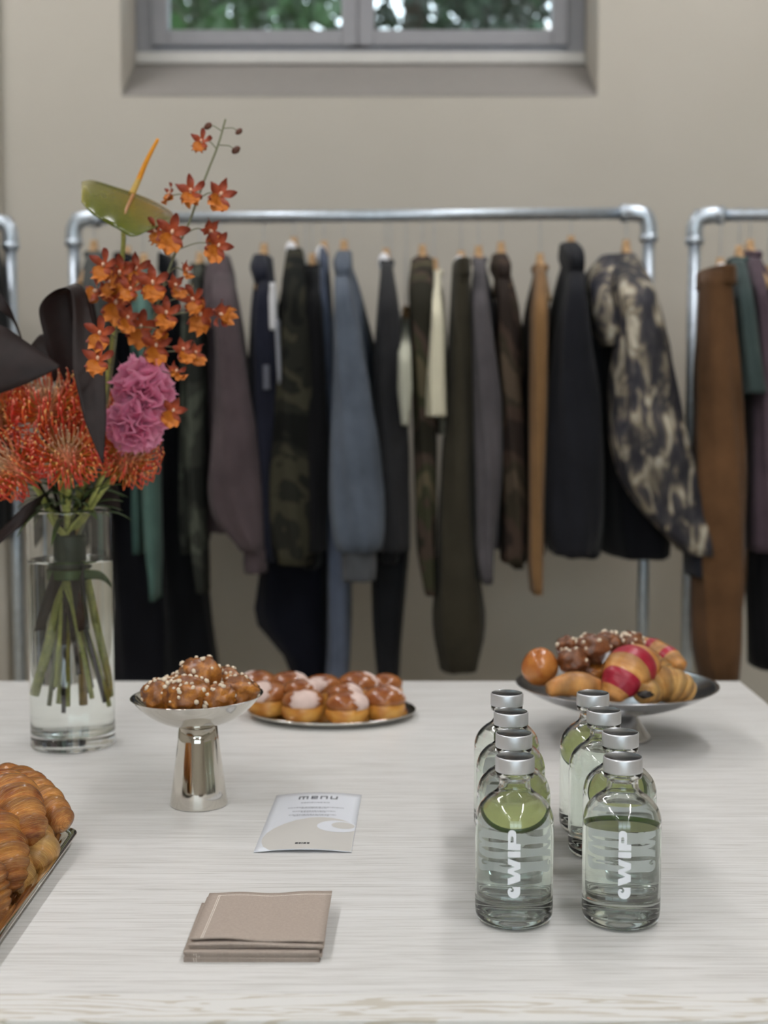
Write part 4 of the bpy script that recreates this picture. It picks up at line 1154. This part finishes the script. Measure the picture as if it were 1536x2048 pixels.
croissant('striped_croissant', 'plump croissant with raspberry red stripes in front of the pile', 'croissant', g3,
          dp([(1218, 1402, RY - 0.092), (1236, 1372, RY - 0.085), (1260, 1338, RY - 0.06), (1290, 1325, RY - 0.015)]), [0.012, 0.026, 0.032, 0.031, 0.020], 'stripebase', 7, 3, [(0.14, 0.30), (0.46, 0.62), (0.76, 0.88)], 0.06)
croissant('striped_croissant', 'raspberry striped croissant end at the back of the pile, table-corner side', 'croissant', g3,
          dp([(1262, 1290, RY + 0.06), (1304, 1300, RY + 0.045), (1340, 1318, RY + 0.02), (1368, 1338, RY + 0.0)]), [0.012, 0.017, 0.018, 0.016, 0.009], 'stripebase', 8, 3, [(0.26, 0.40), (0.62, 0.72)], 0.05)
croissant('twist_pastry', 'pale yellow twisted pastry between the two striped croissants', 'pastry', g3,
          dp([(1286, 1310, RY - 0.01), (1312, 1328, RY - 0.02), (1334, 1350, RY - 0.03), (1350, 1372, RY - 0.035)]), [0.008, 0.013, 0.014, 0.010], 'croissant_pale', 9, 6)
croissant('flaky_roll', 'flaky golden pastry roll with ridged crust at the bowl rim, table-corner side', 'pastry', g3,
          dp([(1290, 1378, RY - 0.05), (1320, 1368, RY - 0.05), (1352, 1374, RY - 0.045), (1376, 1390, RY - 0.04)]), [0.018, 0.023, 0.024, 0.019], 'croissant_pale', 10, 4)
rt = croissant('chocolate_roll', 'pastry roll with dark chocolate showing at its cut end, front of the wide bowl', 'pastry', g3,
          dp([(1284, 1388, RY - 0.100), (1292, 1384, RY - 0.085), (1300, 1382, RY - 0.06), (1310, 1380, RY - 0.04)]), [0.013, 0.017, 0.018, 0.016], 'croissant_pale', 11, 2)
c = dep(1290, 1389, RY - 0.104); v, f = blob(c, 0.0105, 0.004, 0.0048, 71, 3, 0.35); add('chocolate_filling', v, f, M['chocolate'], rt)
croissant('small_pastry', 'plain golden oval pastry at the front of the wide bowl, behind the bottle caps', 'pastry', g3,
          dp([(1092, 1384, RY - 0.075), (1125, 1371, RY - 0.075), (1165, 1370, RY - 0.07), (1205, 1384, RY - 0.06)]), [0.010, 0.0165, 0.018, 0.014], 'stripebase', 12, 2, None, 0.04)

# ================================================================== vase and flowers
VY = 1.857; vb = tab(147, 1500); vb = Vector((dep(147, 1500, VY).x, VY, TAB_Z))
VR, VH = 0.0552, 0.3135
vase = root('glass_vase', vb, 'tall clear glass cylinder vase half full of water holding the bouquet', 'vase')
v, f = lathe([(0, 0.0035), (VR - 0.02, 0.003), (VR - 0.010, 0.0012), (VR - 0.006, 0.0), (VR - 0.004, 0.0), (VR - 0.001, 0.0008), (VR, 0.003), (VR, 0.005), (VR, 0.1), (VR, 0.2), (VR, VH - 0.004), (VR, VH - 0.0012), (VR - 0.0008, VH - 0.0002), (VR - 0.0018, VH), (VR - 0.0028, VH - 0.0002), (VR - 0.0036, VH - 0.0012), (VR - 0.0036, VH - 0.004), (VR - 0.0036, 0.2), (VR - 0.0036, 0.1), (VR - 0.0036, 0.026), (VR - 0.0036, 0.0235), (VR - 0.0048, 0.0195), (VR - 0.008, 0.0186), (VR - 0.010, 0.0185), (0, 0.0185)], 96, vb)
add('glass_body', v, f, M['vglass'], vase)
WZ = 0.247
v, f = lathe([(0, 0.0183), (VR - 0.010, 0.0183), (VR - 0.008, 0.0184), (VR - 0.0046, 0.0194), (VR - 0.0034, 0.0234), (VR - 0.0034, 0.026), (VR - 0.0034, 0.1), (VR - 0.0034, WZ - 0.003), (VR - 0.0034, WZ + 0.0010), (VR - 0.0040, WZ + 0.0006), (VR - 0.0052, WZ), (VR - 0.008, WZ), (0, WZ)], 96, vb)
add('water', v, f, M['water'], vase)

def fp(x, y, d=0.0): return dep(x, y, VY + d)
def vp(dx, dy, z): return vb + Vector((dx, dy, z))
BINDZ = 0.262
rg = random.Random(21)
slot = [0]
def stem_path(head, k, low=None):
    """stem from a flower head through the tie to its cut end in the water"""
    a = k * 2.399963; rr_s = 0.004 + 0.0115 * math.sqrt((k % 11) / 11)
    tie = vp(rr_s * math.cos(a), rr_s * math.sin(a), BINDZ)
    e = low or (0.038 * math.cos(a + 2.4) * (0.45 + 0.55 * ((k * 7 % 5) / 4)), 0.028 * math.sin(a + 2.4), 0.05 + 0.05 * ((k * 3 % 7) / 6))
    end = vp(*e)
    rim = tie.lerp(head, 0.35); 
    lim = Vector((rim.x - vb.x, rim.y - vb.y, 0))
    if rim.z < vb.z + VH + 0.02 and lim.length > VR - 0.012:
        lim = lim.normalized() * (VR - 0.012); rim.x, rim.y = vb.x + lim.x, vb.y + lim.y
    return crv([head, head.lerp(rim, 0.5) + Vector((0, 0, 0.006)), rim, tie, tie.lerp(end, 0.5), end], 6)

# --- pincushion proteas
GROUPP = 'orange pincushion proteas'
def protea(x, y, d, rad, lab, seed, axis, k, low=None, mat='stem'):
    c = fp(x, y, d); rgp = random.Random(seed)
    ax = Vector(axis).normalized(); q = ax.to_track_quat('Z', 'Y').to_matrix()
    rt = root('pincushion_protea', c, lab, 'flower', GROUPP)
    s = rad / 0.055
    v, f = blob(Vector((0, 0, 0)), 0.021 * s, 0.021 * s, 0.022 * s, seed, 3, 0.08, 3)
    add('flower_core', [c + q @ p for p in v], f, simple('core_%d' % seed, (196, 116, 78), 0.7, var=0.3, scale=200), rt)
    m2 = MB(); cs = []
    N = 190
    for i in range(N):
        u = (i + 0.5) / N
        th = math.acos(1 - 1.42 * u) ; ph = i * 2.399963 + rgp.uniform(-0.15, 0.15)
        d_ = Vector((math.sin(th) * math.cos(ph), math.sin(th) * math.sin(ph), math.cos(th)))
        e = Vector((math.cos(ph), math.sin(ph), 0))
        r0_ = 0.0195 * s; L = s * rgp.uniform(0.85, 1.15) * (0.55 + 0.55 * min(1, th / 0.8))
        b = min(1.0, th / 1.5)
        p0 = d_ * r0_
        p1 = d_ * (r0_ + 0.014 * L) + e * 0.002 * b
        p2 = d_ * (r0_ + 0.024 * L) + Vector((0, 0, 0.006 * b * L)) + e * 0.004 * L * b
        p3 = d_ * (r0_ + 0.029 * L) + Vector((0, 0, 0.017 * b * L)) - e * 0.002 * L * b
        p4 = d_ * (r0_ + 0.029 * L) + Vector((0, 0, 0.021 * b * L)) - e * 0.005 * L * b
        pts = [p0, p1, p2, p3, p4]
        v, f = tube([c + q @ p for p in pts], [0.0009 * s, 0.00095 * s, 0.00095 * s, 0.0009 * s, 0.0014 * s], 4)
        inn_ = min(1.0, max(0.0, (0.85 - th) / 0.4))
        pal = [(196, 120, 44), (230, 84, 46), (228, 66, 48), (216, 62, 54), (240, 146, 116)] if rgp.random() < 0.6 else [(200, 174, 64), (236, 140, 58), (240, 112, 52), (234, 98, 54), (242, 190, 112)]
        pale = (226, 206, 170)
        cl = []
        for pc in pal:
            pc = tuple(a_ * (1 - 0.85 * inn_) + b_ * 0.85 * inn_ for a_, b_ in zip(pc, pale)); lc = lin(pc); cl += [lc] * 4
        m2.put(v, f, None, cl)
    o = m2.add('pin_styles', M['pin'], rt); o['kind'] = 'stuff'
    pth = stem_path(c - ax * 0.02 * s, k, low)
    add('stem', *tube(pth, 0.0042, 8), M[mat], rt)
    # narrow leaves under the head
    for j in range(9):
        t = 0.10 + 0.055 * j; i0 = min(len(pth) - 2, int(t * (len(pth) - 1))); p_ = pth[i0]
        if p_.z < vb.z + VH - 0.01 and j > 4: continue
        a = j * 2.4 + seed; out = Vector((math.cos(a), math.sin(a), 0.25 + 0.3 * rgp.random()))
        leaf_blade(rt, p_, out.normalized(), rgp.uniform(0.035, 0.055), 0.0045, rgp)
def leaf_blade(par, p_, d_, L, W, rgx, mat='green', name='leaf', droop=0.35):
    n_ = 7; vv = []; sd = d_.cross(Vector((0, 0, 1)))
    sd = sd.normalized() if sd.length > 1e-3 else Vector((1, 0, 0))
    for i in range(n_ + 1):
        t = i / n_; w_ = W * (math.sin(math.pi * min(1, 0.12 + t * 0.88)) ** 0.8) * (1 if t < 1 else 0.05)
        c = p_ + d_ * L * t + Vector((0, 0, -droop * L * t * t)); up = Vector((0, 0, 0.25 * w_))
        vv += [c - sd * w_ + up, c, c + sd * w_ + up]
    ff = []
    for i in range(n_):
        for a_ in (0, 1): ff.append((i * 3 + a_, i * 3 + a_ + 1, (i + 1) * 3 + a_ + 1, (i + 1) * 3 + a_))
    return solid(add(name, vv, ff, M[mat], par), 0.0006)

protea(96, 822, -0.055, 0.053, 'pincushion protea at the top of the cluster with pale centre', 31, (0.05, -0.55, 1), 0, (-0.012, 0.0, 0.058))
protea(136, 918, -0.085, 0.050, 'pincushion protea in the middle front of the cluster', 32, (0.08, -0.8, 0.75), 1, (-0.004, -0.012, 0.056))
protea(34, 938, -0.075, 0.050, 'pincushion protea drooping at the lower left over the vase rim', 33, (-0.45, -0.75, 0.45), 2, (-0.036, 0.01, 0.066))
protea(-8, 838, -0.03, 0.054, 'pincushion protea cut off by the picture edge', 34, (-0.3, -0.7, 0.9), 3, (0.038, 0.012, 0.062))
protea(252, 922, -0.03, 0.046, 'pincushion protea on the pink carnation side of the cluster', 35, (0.45, -0.7, 0.7), 4, (0.034, 0.006, 0.060))
protea(196, 852, 0.02, 0.050, 'pincushion protea behind the drooping dark leaf', 36, (0.2, -0.6, 0.9), 5, (0.008, 0.010, 0.054), 'stem_tan')

# --- carnations
def petal_mesh(seed):
    rgp = random.Random(seed); nu, nv = 10, 6; vv = []
    for j in range(nv + 1):
        t = j / nv
        for i in range(nu + 1):
            s_ = (i / nu - 0.5) * 2; w_ = 0.25 + 0.75 * t ** 0.7
            x = s_ * w_ * 0.85; y = t * (1 - 0.22 * s_ * s_)
            z = 0.20 * t ** 1.5 * math.sin(s_ * 7.5 + seed) + 0.10 * t * math.sin(s_ * 15 + seed * 2) + 0.32 * t * t - 0.30 * t ** 4
            if j == nv and i % 2: y *= 0.93
            vv.append((x, y, z))
    ff = [(j * (nu + 1) + i, j * (nu + 1) + i + 1, (j + 1) * (nu + 1) + i + 1, (j + 1) * (nu + 1) + i) for j in range(nv) for i in range(nu)]
    me = bpy.data.meshes.new('petal'); me.from_pydata(vv, [], ff); me.materials.append(M['pink'])
    me.polygons.foreach_set('use_smooth', [True] * len(ff)); return me
PET = [petal_mesh(s) for s in range(5)]
def carnation(x, y, d, rad, lab, axis, k):
    c = fp(x, y, d); ax = Vector(axis).normalized(); q = ax.to_track_quat('Z', 'Y').to_matrix()
    rt = root('pink_carnation', c, lab, 'flower', 'pink carnations')
    rgp = random.Random(k * 5)
    base_ = c - ax * rad * 0.45
    for i in range(28):
        u = i / 27
        el = R(88 - 98 * u ** 0.9); az = i * 2.399963
        dirv = Vector((math.cos(az) * math.cos(el), math.sin(az) * math.cos(el), math.sin(el)))
        side = Vector((-math.sin(az), math.cos(az), 0)); nrm = dirv.cross(side) * -1
        mt = Matrix((side, dirv, nrm)).transposed()
        L = rad * (1.22 - 0.12 * u) * rgp.uniform(0.9, 1.08)
        o = bpy.data.objects.new('petal', PET[i % 5]); COL.objects.link(o); o.parent = rt
        mw = (q @ mt).to_4x4() @ Matrix.Rotation(rgp.uniform(-0.5, 0.5), 4, 'Y') @ Matrix.Diagonal((L, L, L, 1))
        mw.translation = base_ - c
        o.matrix_basis = mw
    add('calyx', *tube([c - ax * rad * 0.95, c - ax * rad * 0.6, c - ax * rad * 0.25], [0.004, 0.008, 0.009], 10), M['green'], rt)
    add('stem', *tube(stem_path(c - ax * rad * 0.9, k), 0.0028, 7), M['stem'], rt)
carnation(290, 768, -0.05, 0.034, 'upper pink ruffled carnation below the orange orchids', (0.35, -0.75, 0.5), 6)
carnation(272, 846, -0.07, 0.031, 'lower pink ruffled carnation against the proteas', (0.25, -0.85, 0.25), 7)

# --- dark folded leaves
def ribbon(name, par, pts, widths, side, mat='tileaf', fold=0.0, n=6, thick=0.0007):
    """pts: centre line; side: sideways direction per point; fold lifts the edges towards -y"""
    P = crv(pts, n); W = [lerpl(np.linspace(0, 1, len(widths)), widths, i / (len(P) - 1)) for i in range(len(P))]
    S = crv(side, n) if len(side) == len(pts) else [Vector(side[0])] * len(P)
    vv = []; K = 6
    for p_, w_, s_ in zip(P, W, S):
        s_ = s_.normalized()
        for j in range(K + 1):
            t = (j / K - 0.5) * 2
            vv.append(p_ + s_ * (t * w_) + Vector((0, -fold * abs(t) * w_, 0)))
    ff = [(i * (K + 1) + j, i * (K + 1) + j + 1, (i + 1) * (K + 1) + j + 1, (i + 1) * (K + 1) + j) for i in range(len(P) - 1) for j in range(K)]
    return solid(add(name, vv, ff, M[mat], par), thick)
def leaf_thing(lab, pts, wid, side, fold, k, stemfrom, name='ti_leaf'):
    rt = root(name, pts[0], lab, 'leaf', 'dark folded leaves in the bouquet')
    ribbon('blade', rt, pts, wid, side, 'tileaf', fold)
    add('leaf_stalk', *tube(stem_path(stemfrom, k), 0.0026, 6), M['tileaf'], rt)
PXM = VY / F_PX
# A: broad leaf pointing right from the picture edge
leaf_thing('broad dark brown leaf entering from the picture edge, tip above the proteas',
           [fp(-150, 690, -0.10), fp(-60, 706, -0.10), fp(0, 722, -0.10), fp(60, 730, -0.10), fp(122, 733, -0.095)], [70 * PXM, 74 * PXM, 66 * PXM, 36 * PXM, 1 * PXM],
           [Vector((0.12, 0.3, 1))], -0.22, 8, fp(-40, 800, -0.03))
# B: leaf looped over at its top
leaf_thing('dark leaf looped over at its top, sharp tip hanging before the proteas',
           [fp(146, 900, 0.0), fp(140, 790, 0.0), fp(128, 690, -0.01), fp(112, 610, -0.02), fp(128, 576, -0.03), fp(156, 580, -0.05), fp(168, 640, -0.07), fp(180, 740, -0.10), fp(192, 840, -0.125), fp(206, 928, -0.135)],
           [10 * PXM, 22 * PXM, 34 * PXM, 33 * PXM, 26 * PXM, 18 * PXM, 22 * PXM, 30 * PXM, 20 * PXM, 1 * PXM],
           [Vector((1, .5, 0)), Vector((1, .5, 0)), Vector((1, .5, .1)), Vector((1, .5, .35)), Vector((.8, 1.0, .45)), Vector((.7, 1.2, .2)), Vector((.9, .8, 0)), Vector((1, .3, 0)), Vector((1, .2, 0)), Vector((1, .2, 0))], 0.25, 9, fp(148, 905, 0.0))
# C: second upright leaf behind
leaf_thing('upright dark leaf behind the looped one, beside the orchids',
           [fp(170, 960, 0.04), fp(176, 820, 0.05), fp(168, 700, 0.055), fp(160, 600, 0.06), fp(150, 568, 0.06)], [14 * PXM, 34 * PXM, 38 * PXM, 28 * PXM, 4 * PXM], [Vector((1, .2, 0))], 0.2, 10, fp(170, 960, 0.04))
leaf_thing('small dark leaf corner behind the broad one, against the pale wall',
           [fp(150, 780, 0.02), fp(110, 720, 0.02), fp(80, 690, 0.025), fp(60, 700, 0.03), fp(20, 760, 0.03)], [26 * PXM, 34 * PXM, 24 * PXM, 16 * PXM, 10 * PXM], [Vector((0.4, .2, 1))], 0.1, 12, fp(150, 800, 0.02))
leaf_thing('thin dark arching leaf in front of the cut-off clothes rail',
           [fp(60, 760, 0.05), fp(46, 690, 0.05), fp(28, 640, 0.04), fp(8, 612, 0.03), fp(-30, 580, 0.03), fp(-80, 560, 0.03)], [3 * PXM, 3 * PXM, 4 * PXM, 12 * PXM, 20 * PXM, 16 * PXM], [Vector((0.3, 0.2, 1))], 0.1, 13, fp(60, 790, 0.05))
leaf_thing('dark plum leaf drooping below the proteas beside the vase rim',
           [fp(100, 985, -0.02), fp(64, 1020, -0.07), fp(30, 1045, -0.08), fp(-10, 1082, -0.08), fp(-70, 1130, -0.07)], [12 * PXM, 30 * PXM, 38 * PXM, 28 * PXM, 6 * PXM], [Vector((0.55, 0.25, 1))], 0.15, 14, fp(106, 975, -0.01))
leaf_thing('dark grey leaf under the proteas on the clothes side of the vase rim',
           [fp(176, 985, 0.0), fp(205, 985, 0.03), fp(226, 992, 0.04), fp(240, 1020, 0.045)], [8 * PXM, 26 * PXM, 24 * PXM, 3 * PXM], [Vector((0.4, 0.4, 1))], 0.15, 15, fp(174, 990, 0.0))
# dark blades wrapped low in the water
for x0, x1, lab in ((-0.006, -0.031, 'dark leaf strip angled down inside the water on the picture-edge side'), (0.010, 0.021, 'dark leaf strip angled down inside the water on the bowl side')):
    rt = root('dark_leaf_strip', vp(x0, -0.012, 0.245), lab, 'leaf', 'dark leaf strips in the water')
    ribbon('blade', rt, [vp(x0, -0.014, 0.238), vp((x0 + x1) / 2, -0.022, 0.20), vp(x1, -0.026, 0.158)], [0.008, 0.0075, 0.0068], [Vector((1, 0.1, 0.2))], 'tileaf', 0.3)
# tie and strap leaf
tie = root('stem_tie', vp(0, 0, BINDZ), 'dark green wrap binding the stems at the water line', 'wrap')
v, f = lathe([(0.0195, -0.026), (0.0208, -0.024), (0.0204, 0.0), (0.0212, 0.016), (0.0198, 0.018)], 40, vp(0, 0, BINDZ)); solid(add('wrap', v, f, M['tape'], tie), 0.001)
st = root('strap_leaf', vp(0, 0, 0.226), 'green strap leaf looped around the stems under the water line', 'leaf')
pp = [vp(0.0225 * math.cos(a), 0.0225 * math.sin(a), 0.229) for a in [R(150 + 20 * i) for i in range(9)]] + [vp(0.030, -0.006, 0.228), vp(0.040, -0.003, 0.222), vp(0.0475, 0.004, 0.210)]
ribbon('blade', st, pp, [0.0065] * 9 + [0.006, 0.005, 0.003], [Vector((0, 0, 1))], 'strap', 0.0)
# loose greenery round the rim
rg = random.Random(8)
fo = root('leafy_sprig', vp(0, 0, VH), 'leafy green sprig filling the vase mouth under the proteas', 'foliage')
for i in range(34):
    a = i * 2.399963; rr2 = 0.008 + 0.03 * rg.random()
    p_ = vp(rr2 * math.cos(a), rr2 * math.sin(a), VH - 0.005 + rg.uniform(-0.01, 0.03))
    d_ = Vector((math.cos(a), math.sin(a), rg.uniform(0.15, 0.9))).normalized()
    leaf_blade(fo, p_, d_, rg.uniform(0.04, 0.075), rg.uniform(0.003, 0.006), rg, 'green', 'leaf', rg.uniform(0.2, 0.9))
add('stem', *tube(stem_path(vp(0.01, 0.01, VH + 0.03), 16), 0.003, 7), M['stem'], fo)

# --- anthurium
an = root('anthurium', fp(255, 425, 0.0), 'green and bronze anthurium with upright orange spadix high above the vase', 'flower')
topE = [(163, 364), (185, 361), (230, 374), (272, 388), (312, 405), (342, 424), (348, 436)]
botE = [(163, 404), (180, 424), (203, 440), (236, 458), (266, 473), (310, 455), (347, 441)]
T_ = crv([(a, 0, b) for a, b in topE], 5); B_ = crv([(a, 0, b) for a, b in botE], 5); vv = []; cc = []
nv = 9
for i in range(len(T_)):
    s_ = i / (len(T_) - 1)
    for j in range(nv + 1):
        t = j / nv
        x = T_[i].x * (1 - t) + B_[i].x * t; y = T_[i].z * (1 - t) + B_[i].z * t
        d = 0.055 * (1 - t) - 0.05 * math.sin(t * math.pi * 0.55) + 0.006 * math.sin(s_ * 16) * t - 0.012 * math.sin(s_ * math.pi)
        vv.append(fp(x, y, d))
        k1 = min(1, max(0, (s_ - 0.25) * 1.5)) * (1 - t)
        gg = (108, 102, 30); br_ = (146, 94, 36); dg = (78, 92, 26); le = (142, 132, 36)
        c0 = [a_ * (1 - k1) + b_ * k1 for a_, b_ in zip(gg, br_)]; kk = t * 0.7
        c0 = [a_ * (1 - kk) + b_ * kk for a_, b_ in zip(c0, dg)]
        if s_ < 0.16: c0 = [a_ * (s_ / 0.16) + b_ * (1 - s_ / 0.16) for a_, b_ in zip(c0, le)]
        cc.append(lin(c0))
m2 = MB(); m2.put(vv, [(i * (nv + 1) + j, i * (nv + 1) + j + 1, (i + 1) * (nv + 1) + j + 1, (i + 1) * (nv + 1) + j) for i in range(len(T_) - 1) for j in range(nv)], None, cc)
solid(m2.add('spathe', M['spathe'], an), 0.0009)
sp = crv([fp(264, 388, 0.040), fp(276, 362, 0.042), fp(295, 318, 0.045), fp(316, 278, 0.048)], 6)
v, f = tube(sp, list(np.linspace(0.0046, 0.0022, len(sp))), 12)
m2 = MB(); m2.put(v, f, None, [lin((214, 176, 92)) if i // 12 < 7 else lin((232, 150, 20)) for i in range(len(v))]); m2.add('spadix', M['spadix'], an)
add('midrib', *tube([fp(266, 390, 0.030), fp(254, 415, -0.012), fp(246, 440, -0.038), fp(247, 462, -0.048)], [0.0024, 0.0018, 0.0016, 0.0012], 6), M['rib'], an)
add('stem', *tube(crv([fp(247, 460, -0.04), fp(246, 500, -0.02), fp(236, 600, 0.0), fp(214, 760, 0.005), fp(190, 900, 0.0)] , 5) + stem_path(fp(184, 940, 0.0), 17), 0.0030, 8), M['stem'], an)

# --- orchid sprays
def floret_mesh():
    def tep(a, L, W, tw, cup, c0, c1):
        n_, K = 6, 4; vv = []; cc = []
        ca, sa = math.cos(a), math.sin(a)
        for i in range(n_ + 1):
            t = i / n_; w_ = W * math.sin(math.pi * (0.10 + 0.86 * t)) ** 0.75
            for j in range(K + 1):
                s_ = (j / K - 0.5) * 2
                x = s_ * w_; r_ = 0.08 * L + t * L; z = cup * t * t - 0.10 * W * 3 * (1 - s_ * s_) * t + tw * s_ * math.sin(t * 5) * W
                vv.append(Vector((ca * r_ - sa * x, z, sa * r_ + ca * x)))
                cc.append(lin([p_ * (1 - t) + q_ * t for p_, q_ in zip(c0, c1)]))
        ff = [(i * (K + 1) + j, i * (K + 1) + j + 1, (i + 1) * (K + 1) + j + 1, (i + 1) * (K + 1) + j) for i in range(n_) for j in range(K)]
        return vv, ff, cc
    A = MB()
    for a, L, W in ((90, 0.95, 0.24), (28, 0.9, 0.25), (152, 0.9, 0.25), (-38, 0.8, 0.20), (218, 0.8, 0.20)):
        v_, f_, c_ = tep(R(a), L, W, 0.6, -0.25, (196, 92, 50), (122, 44, 28)); A.put(v_, f_, None, c_)
    B = MB()
    for a, L, W in ((-90, 1.0, 0.46), (-62, 0.92, 0.36), (-118, 0.92, 0.36)):
        v_, f_, c_ = tep(R(a), L, W, 0.8, -0.35, (188, 104, 18), (216, 128, 56)); B.put(v_, f_, None, c_)
    C_ = MB(); v_, f_ = blob(Vector((0, -0.12, 0.08)), 0.10, 0.16, 0.14, 3, 2, 0.1); C_.put(v_, f_, None, [lin((236, 196, 168))] * len(v_))
    res = []
    for nm, mbx in (('floret', A), ('lip', B), ('column', C_)):
        me = bpy.data.meshes.new(nm); me.from_pydata([tuple(x) for x in mbx.v], [], mbx.f); me.materials.append(M['orch'])
        at_ = me.color_attributes.new('Col', 'FLOAT_COLOR', 'POINT'); at_.data.foreach_set('color', np.array([(c[0], c[1], c[2], 1) for c in mbx.c]).ravel())
        me.polygons.foreach_set('use_smooth', [True] * len(me.polygons)); res.append(me)
    return res
FA, FB, FC = floret_mesh()
def spray(lab, path, rad, florets, buds, k):
    P = crv(path, 8); rt = root('orchid_spray', P[0], lab, 'flower', 'orange oncidium orchid sprays')
    add('stem', *tube(P + stem_path(P[-1], k)[1:], [rad + 0.0008 * i / len(P) for i in range(len(P) + len(stem_path(P[-1], k)) - 1)], 7), M['stem_thin'], rt)
    rgp = random.Random(k)
    for x, y, d, sc, yaw, pit, roll in florets:
        c = fp(x, y, d); s_ = sc * 0.0225
        q = Matrix.Rotation(R(yaw), 4, 'Z') @ Matrix.Rotation(R(pit), 4, 'X') @ Matrix.Rotation(R(roll), 4, 'Y')
        o = bpy.data.objects.new('floret', FA); COL.objects.link(o); o.parent = rt
        mw = q @ Matrix.Diagonal((s_, s_, s_, 1)); mw.translation = c - P[0]; o.matrix_basis = mw
        for nm, me in (('lip', FB), ('column', FC)):
            e = bpy.data.objects.new(nm, me); COL.objects.link(e); e.parent = o
        j = min(range(len(P)), key=lambda i: (P[i] - c).length + (0.02 if P[i].z > c.z else 0)); back = c + q.to_3x3() @ Vector((0, 0.004, 0))
        add('pedicel', *tube(crv([P[j], P[j].lerp(back, 0.55) + Vector((0, 0, 0.006)), back], 4), 0.0008, 5), M['stem_thin'], rt)
    for x, y, d, sc in buds:
        c = fp(x, y, d); v, f = blob(c, 0.0045 * sc, 0.0045 * sc, 0.0065 * sc, int(x), 2, 0.1, rot=0, tilt=0.9)
        add('bud', v, f, simple('bud_%d' % x, (92, 52, 36), 0.5, var=0.3), rt)
        j = min(range(len(P)), key=lambda i: (P[i] - c).length)
        add('pedicel', *tube([P[j], P[j].lerp(c, 0.6) + Vector((0, 0, 0.003)), c], 0.0007, 5), M['stem_thin'], rt)
rgp = random.Random(77)
def F(x, y, sc=1.0, d=None, yaw=None, pit=None, roll=None):
    return (x, y, -0.045 + rgp.uniform(-0.02, 0.02) if d is None else d, sc, rgp.uniform(-40, 40) if yaw is None else yaw, rgp.uniform(-20, 14) if pit is None else pit, rgp.uniform(-22, 22) if roll is None else roll)
spray('tall orange orchid spray arching up to bare buds above the clothes rail',
      [fp(451, 238, -0.02), fp(436, 290, -0.02), fp(408, 362, -0.02), fp(380, 440, -0.02), fp(345, 520, -0.02), fp(318, 600, -0.02), fp(284, 720, -0.01), fp(240, 850, 0.0), fp(200, 950, 0.0)], 0.0012,
      [F(403, 284, .72, roll=10), F(382, 384, .95, yaw=0, roll=-4), F(440, 390, .95, yaw=25, roll=20), F(340, 388, .6, yaw=-60), F(420, 464, .85, yaw=50, roll=-30), F(436, 492, .9, yaw=10, roll=30), F(344, 466, 1.1, yaw=5, roll=15), F(312, 462, .8, yaw=-30),
       F(372, 540, .55, yaw=60), F(350, 572, .75, yaw=45), F(332, 628, .95, yaw=10), F(388, 600, .9, yaw=-20), F(402, 630, 1.05, yaw=-10), F(440, 628, .9, yaw=60, roll=-80), F(366, 700, .75, yaw=30), F(390, 706, .7, yaw=50), F(312, 692, 1.0, yaw=15), F(352, 745, .75, yaw=50, pit=-50), F(345, 822, .85, yaw=20), F(300, 790, .7, d=-0.01)],
      [(416, 252, -0.03, .9), (478, 263, -0.02, .8), (472, 300, -0.03, 1.0)], 18)
spray('dense orange orchid spray hanging over the dark looped leaf',
      [fp(262, 520, -0.02), fp(248, 560, -0.02), fp(238, 620, -0.02), fp(226, 720, -0.015), fp(206, 850, -0.005), fp(186, 950, 0.0)], 0.0014,
      [F(208, 532, .95, yaw=-15), F(240, 548, 1.05, yaw=0, roll=0), F(272, 540, .95, yaw=15), F(306, 568, 1.05, yaw=5, roll=-5), F(192, 584, .9, yaw=-45, roll=60), F(232, 606, 1.15, yaw=8, roll=8), F(224, 566, .95), F(262, 580, .85), F(282, 655, 1.1, yaw=5), F(200, 668, .95, d=-0.15, yaw=-5, roll=8), F(196, 720, .95, d=-0.16, yaw=0, roll=4), F(254, 636, .8, yaw=30), F(328, 660, .7)],
      [], 19)
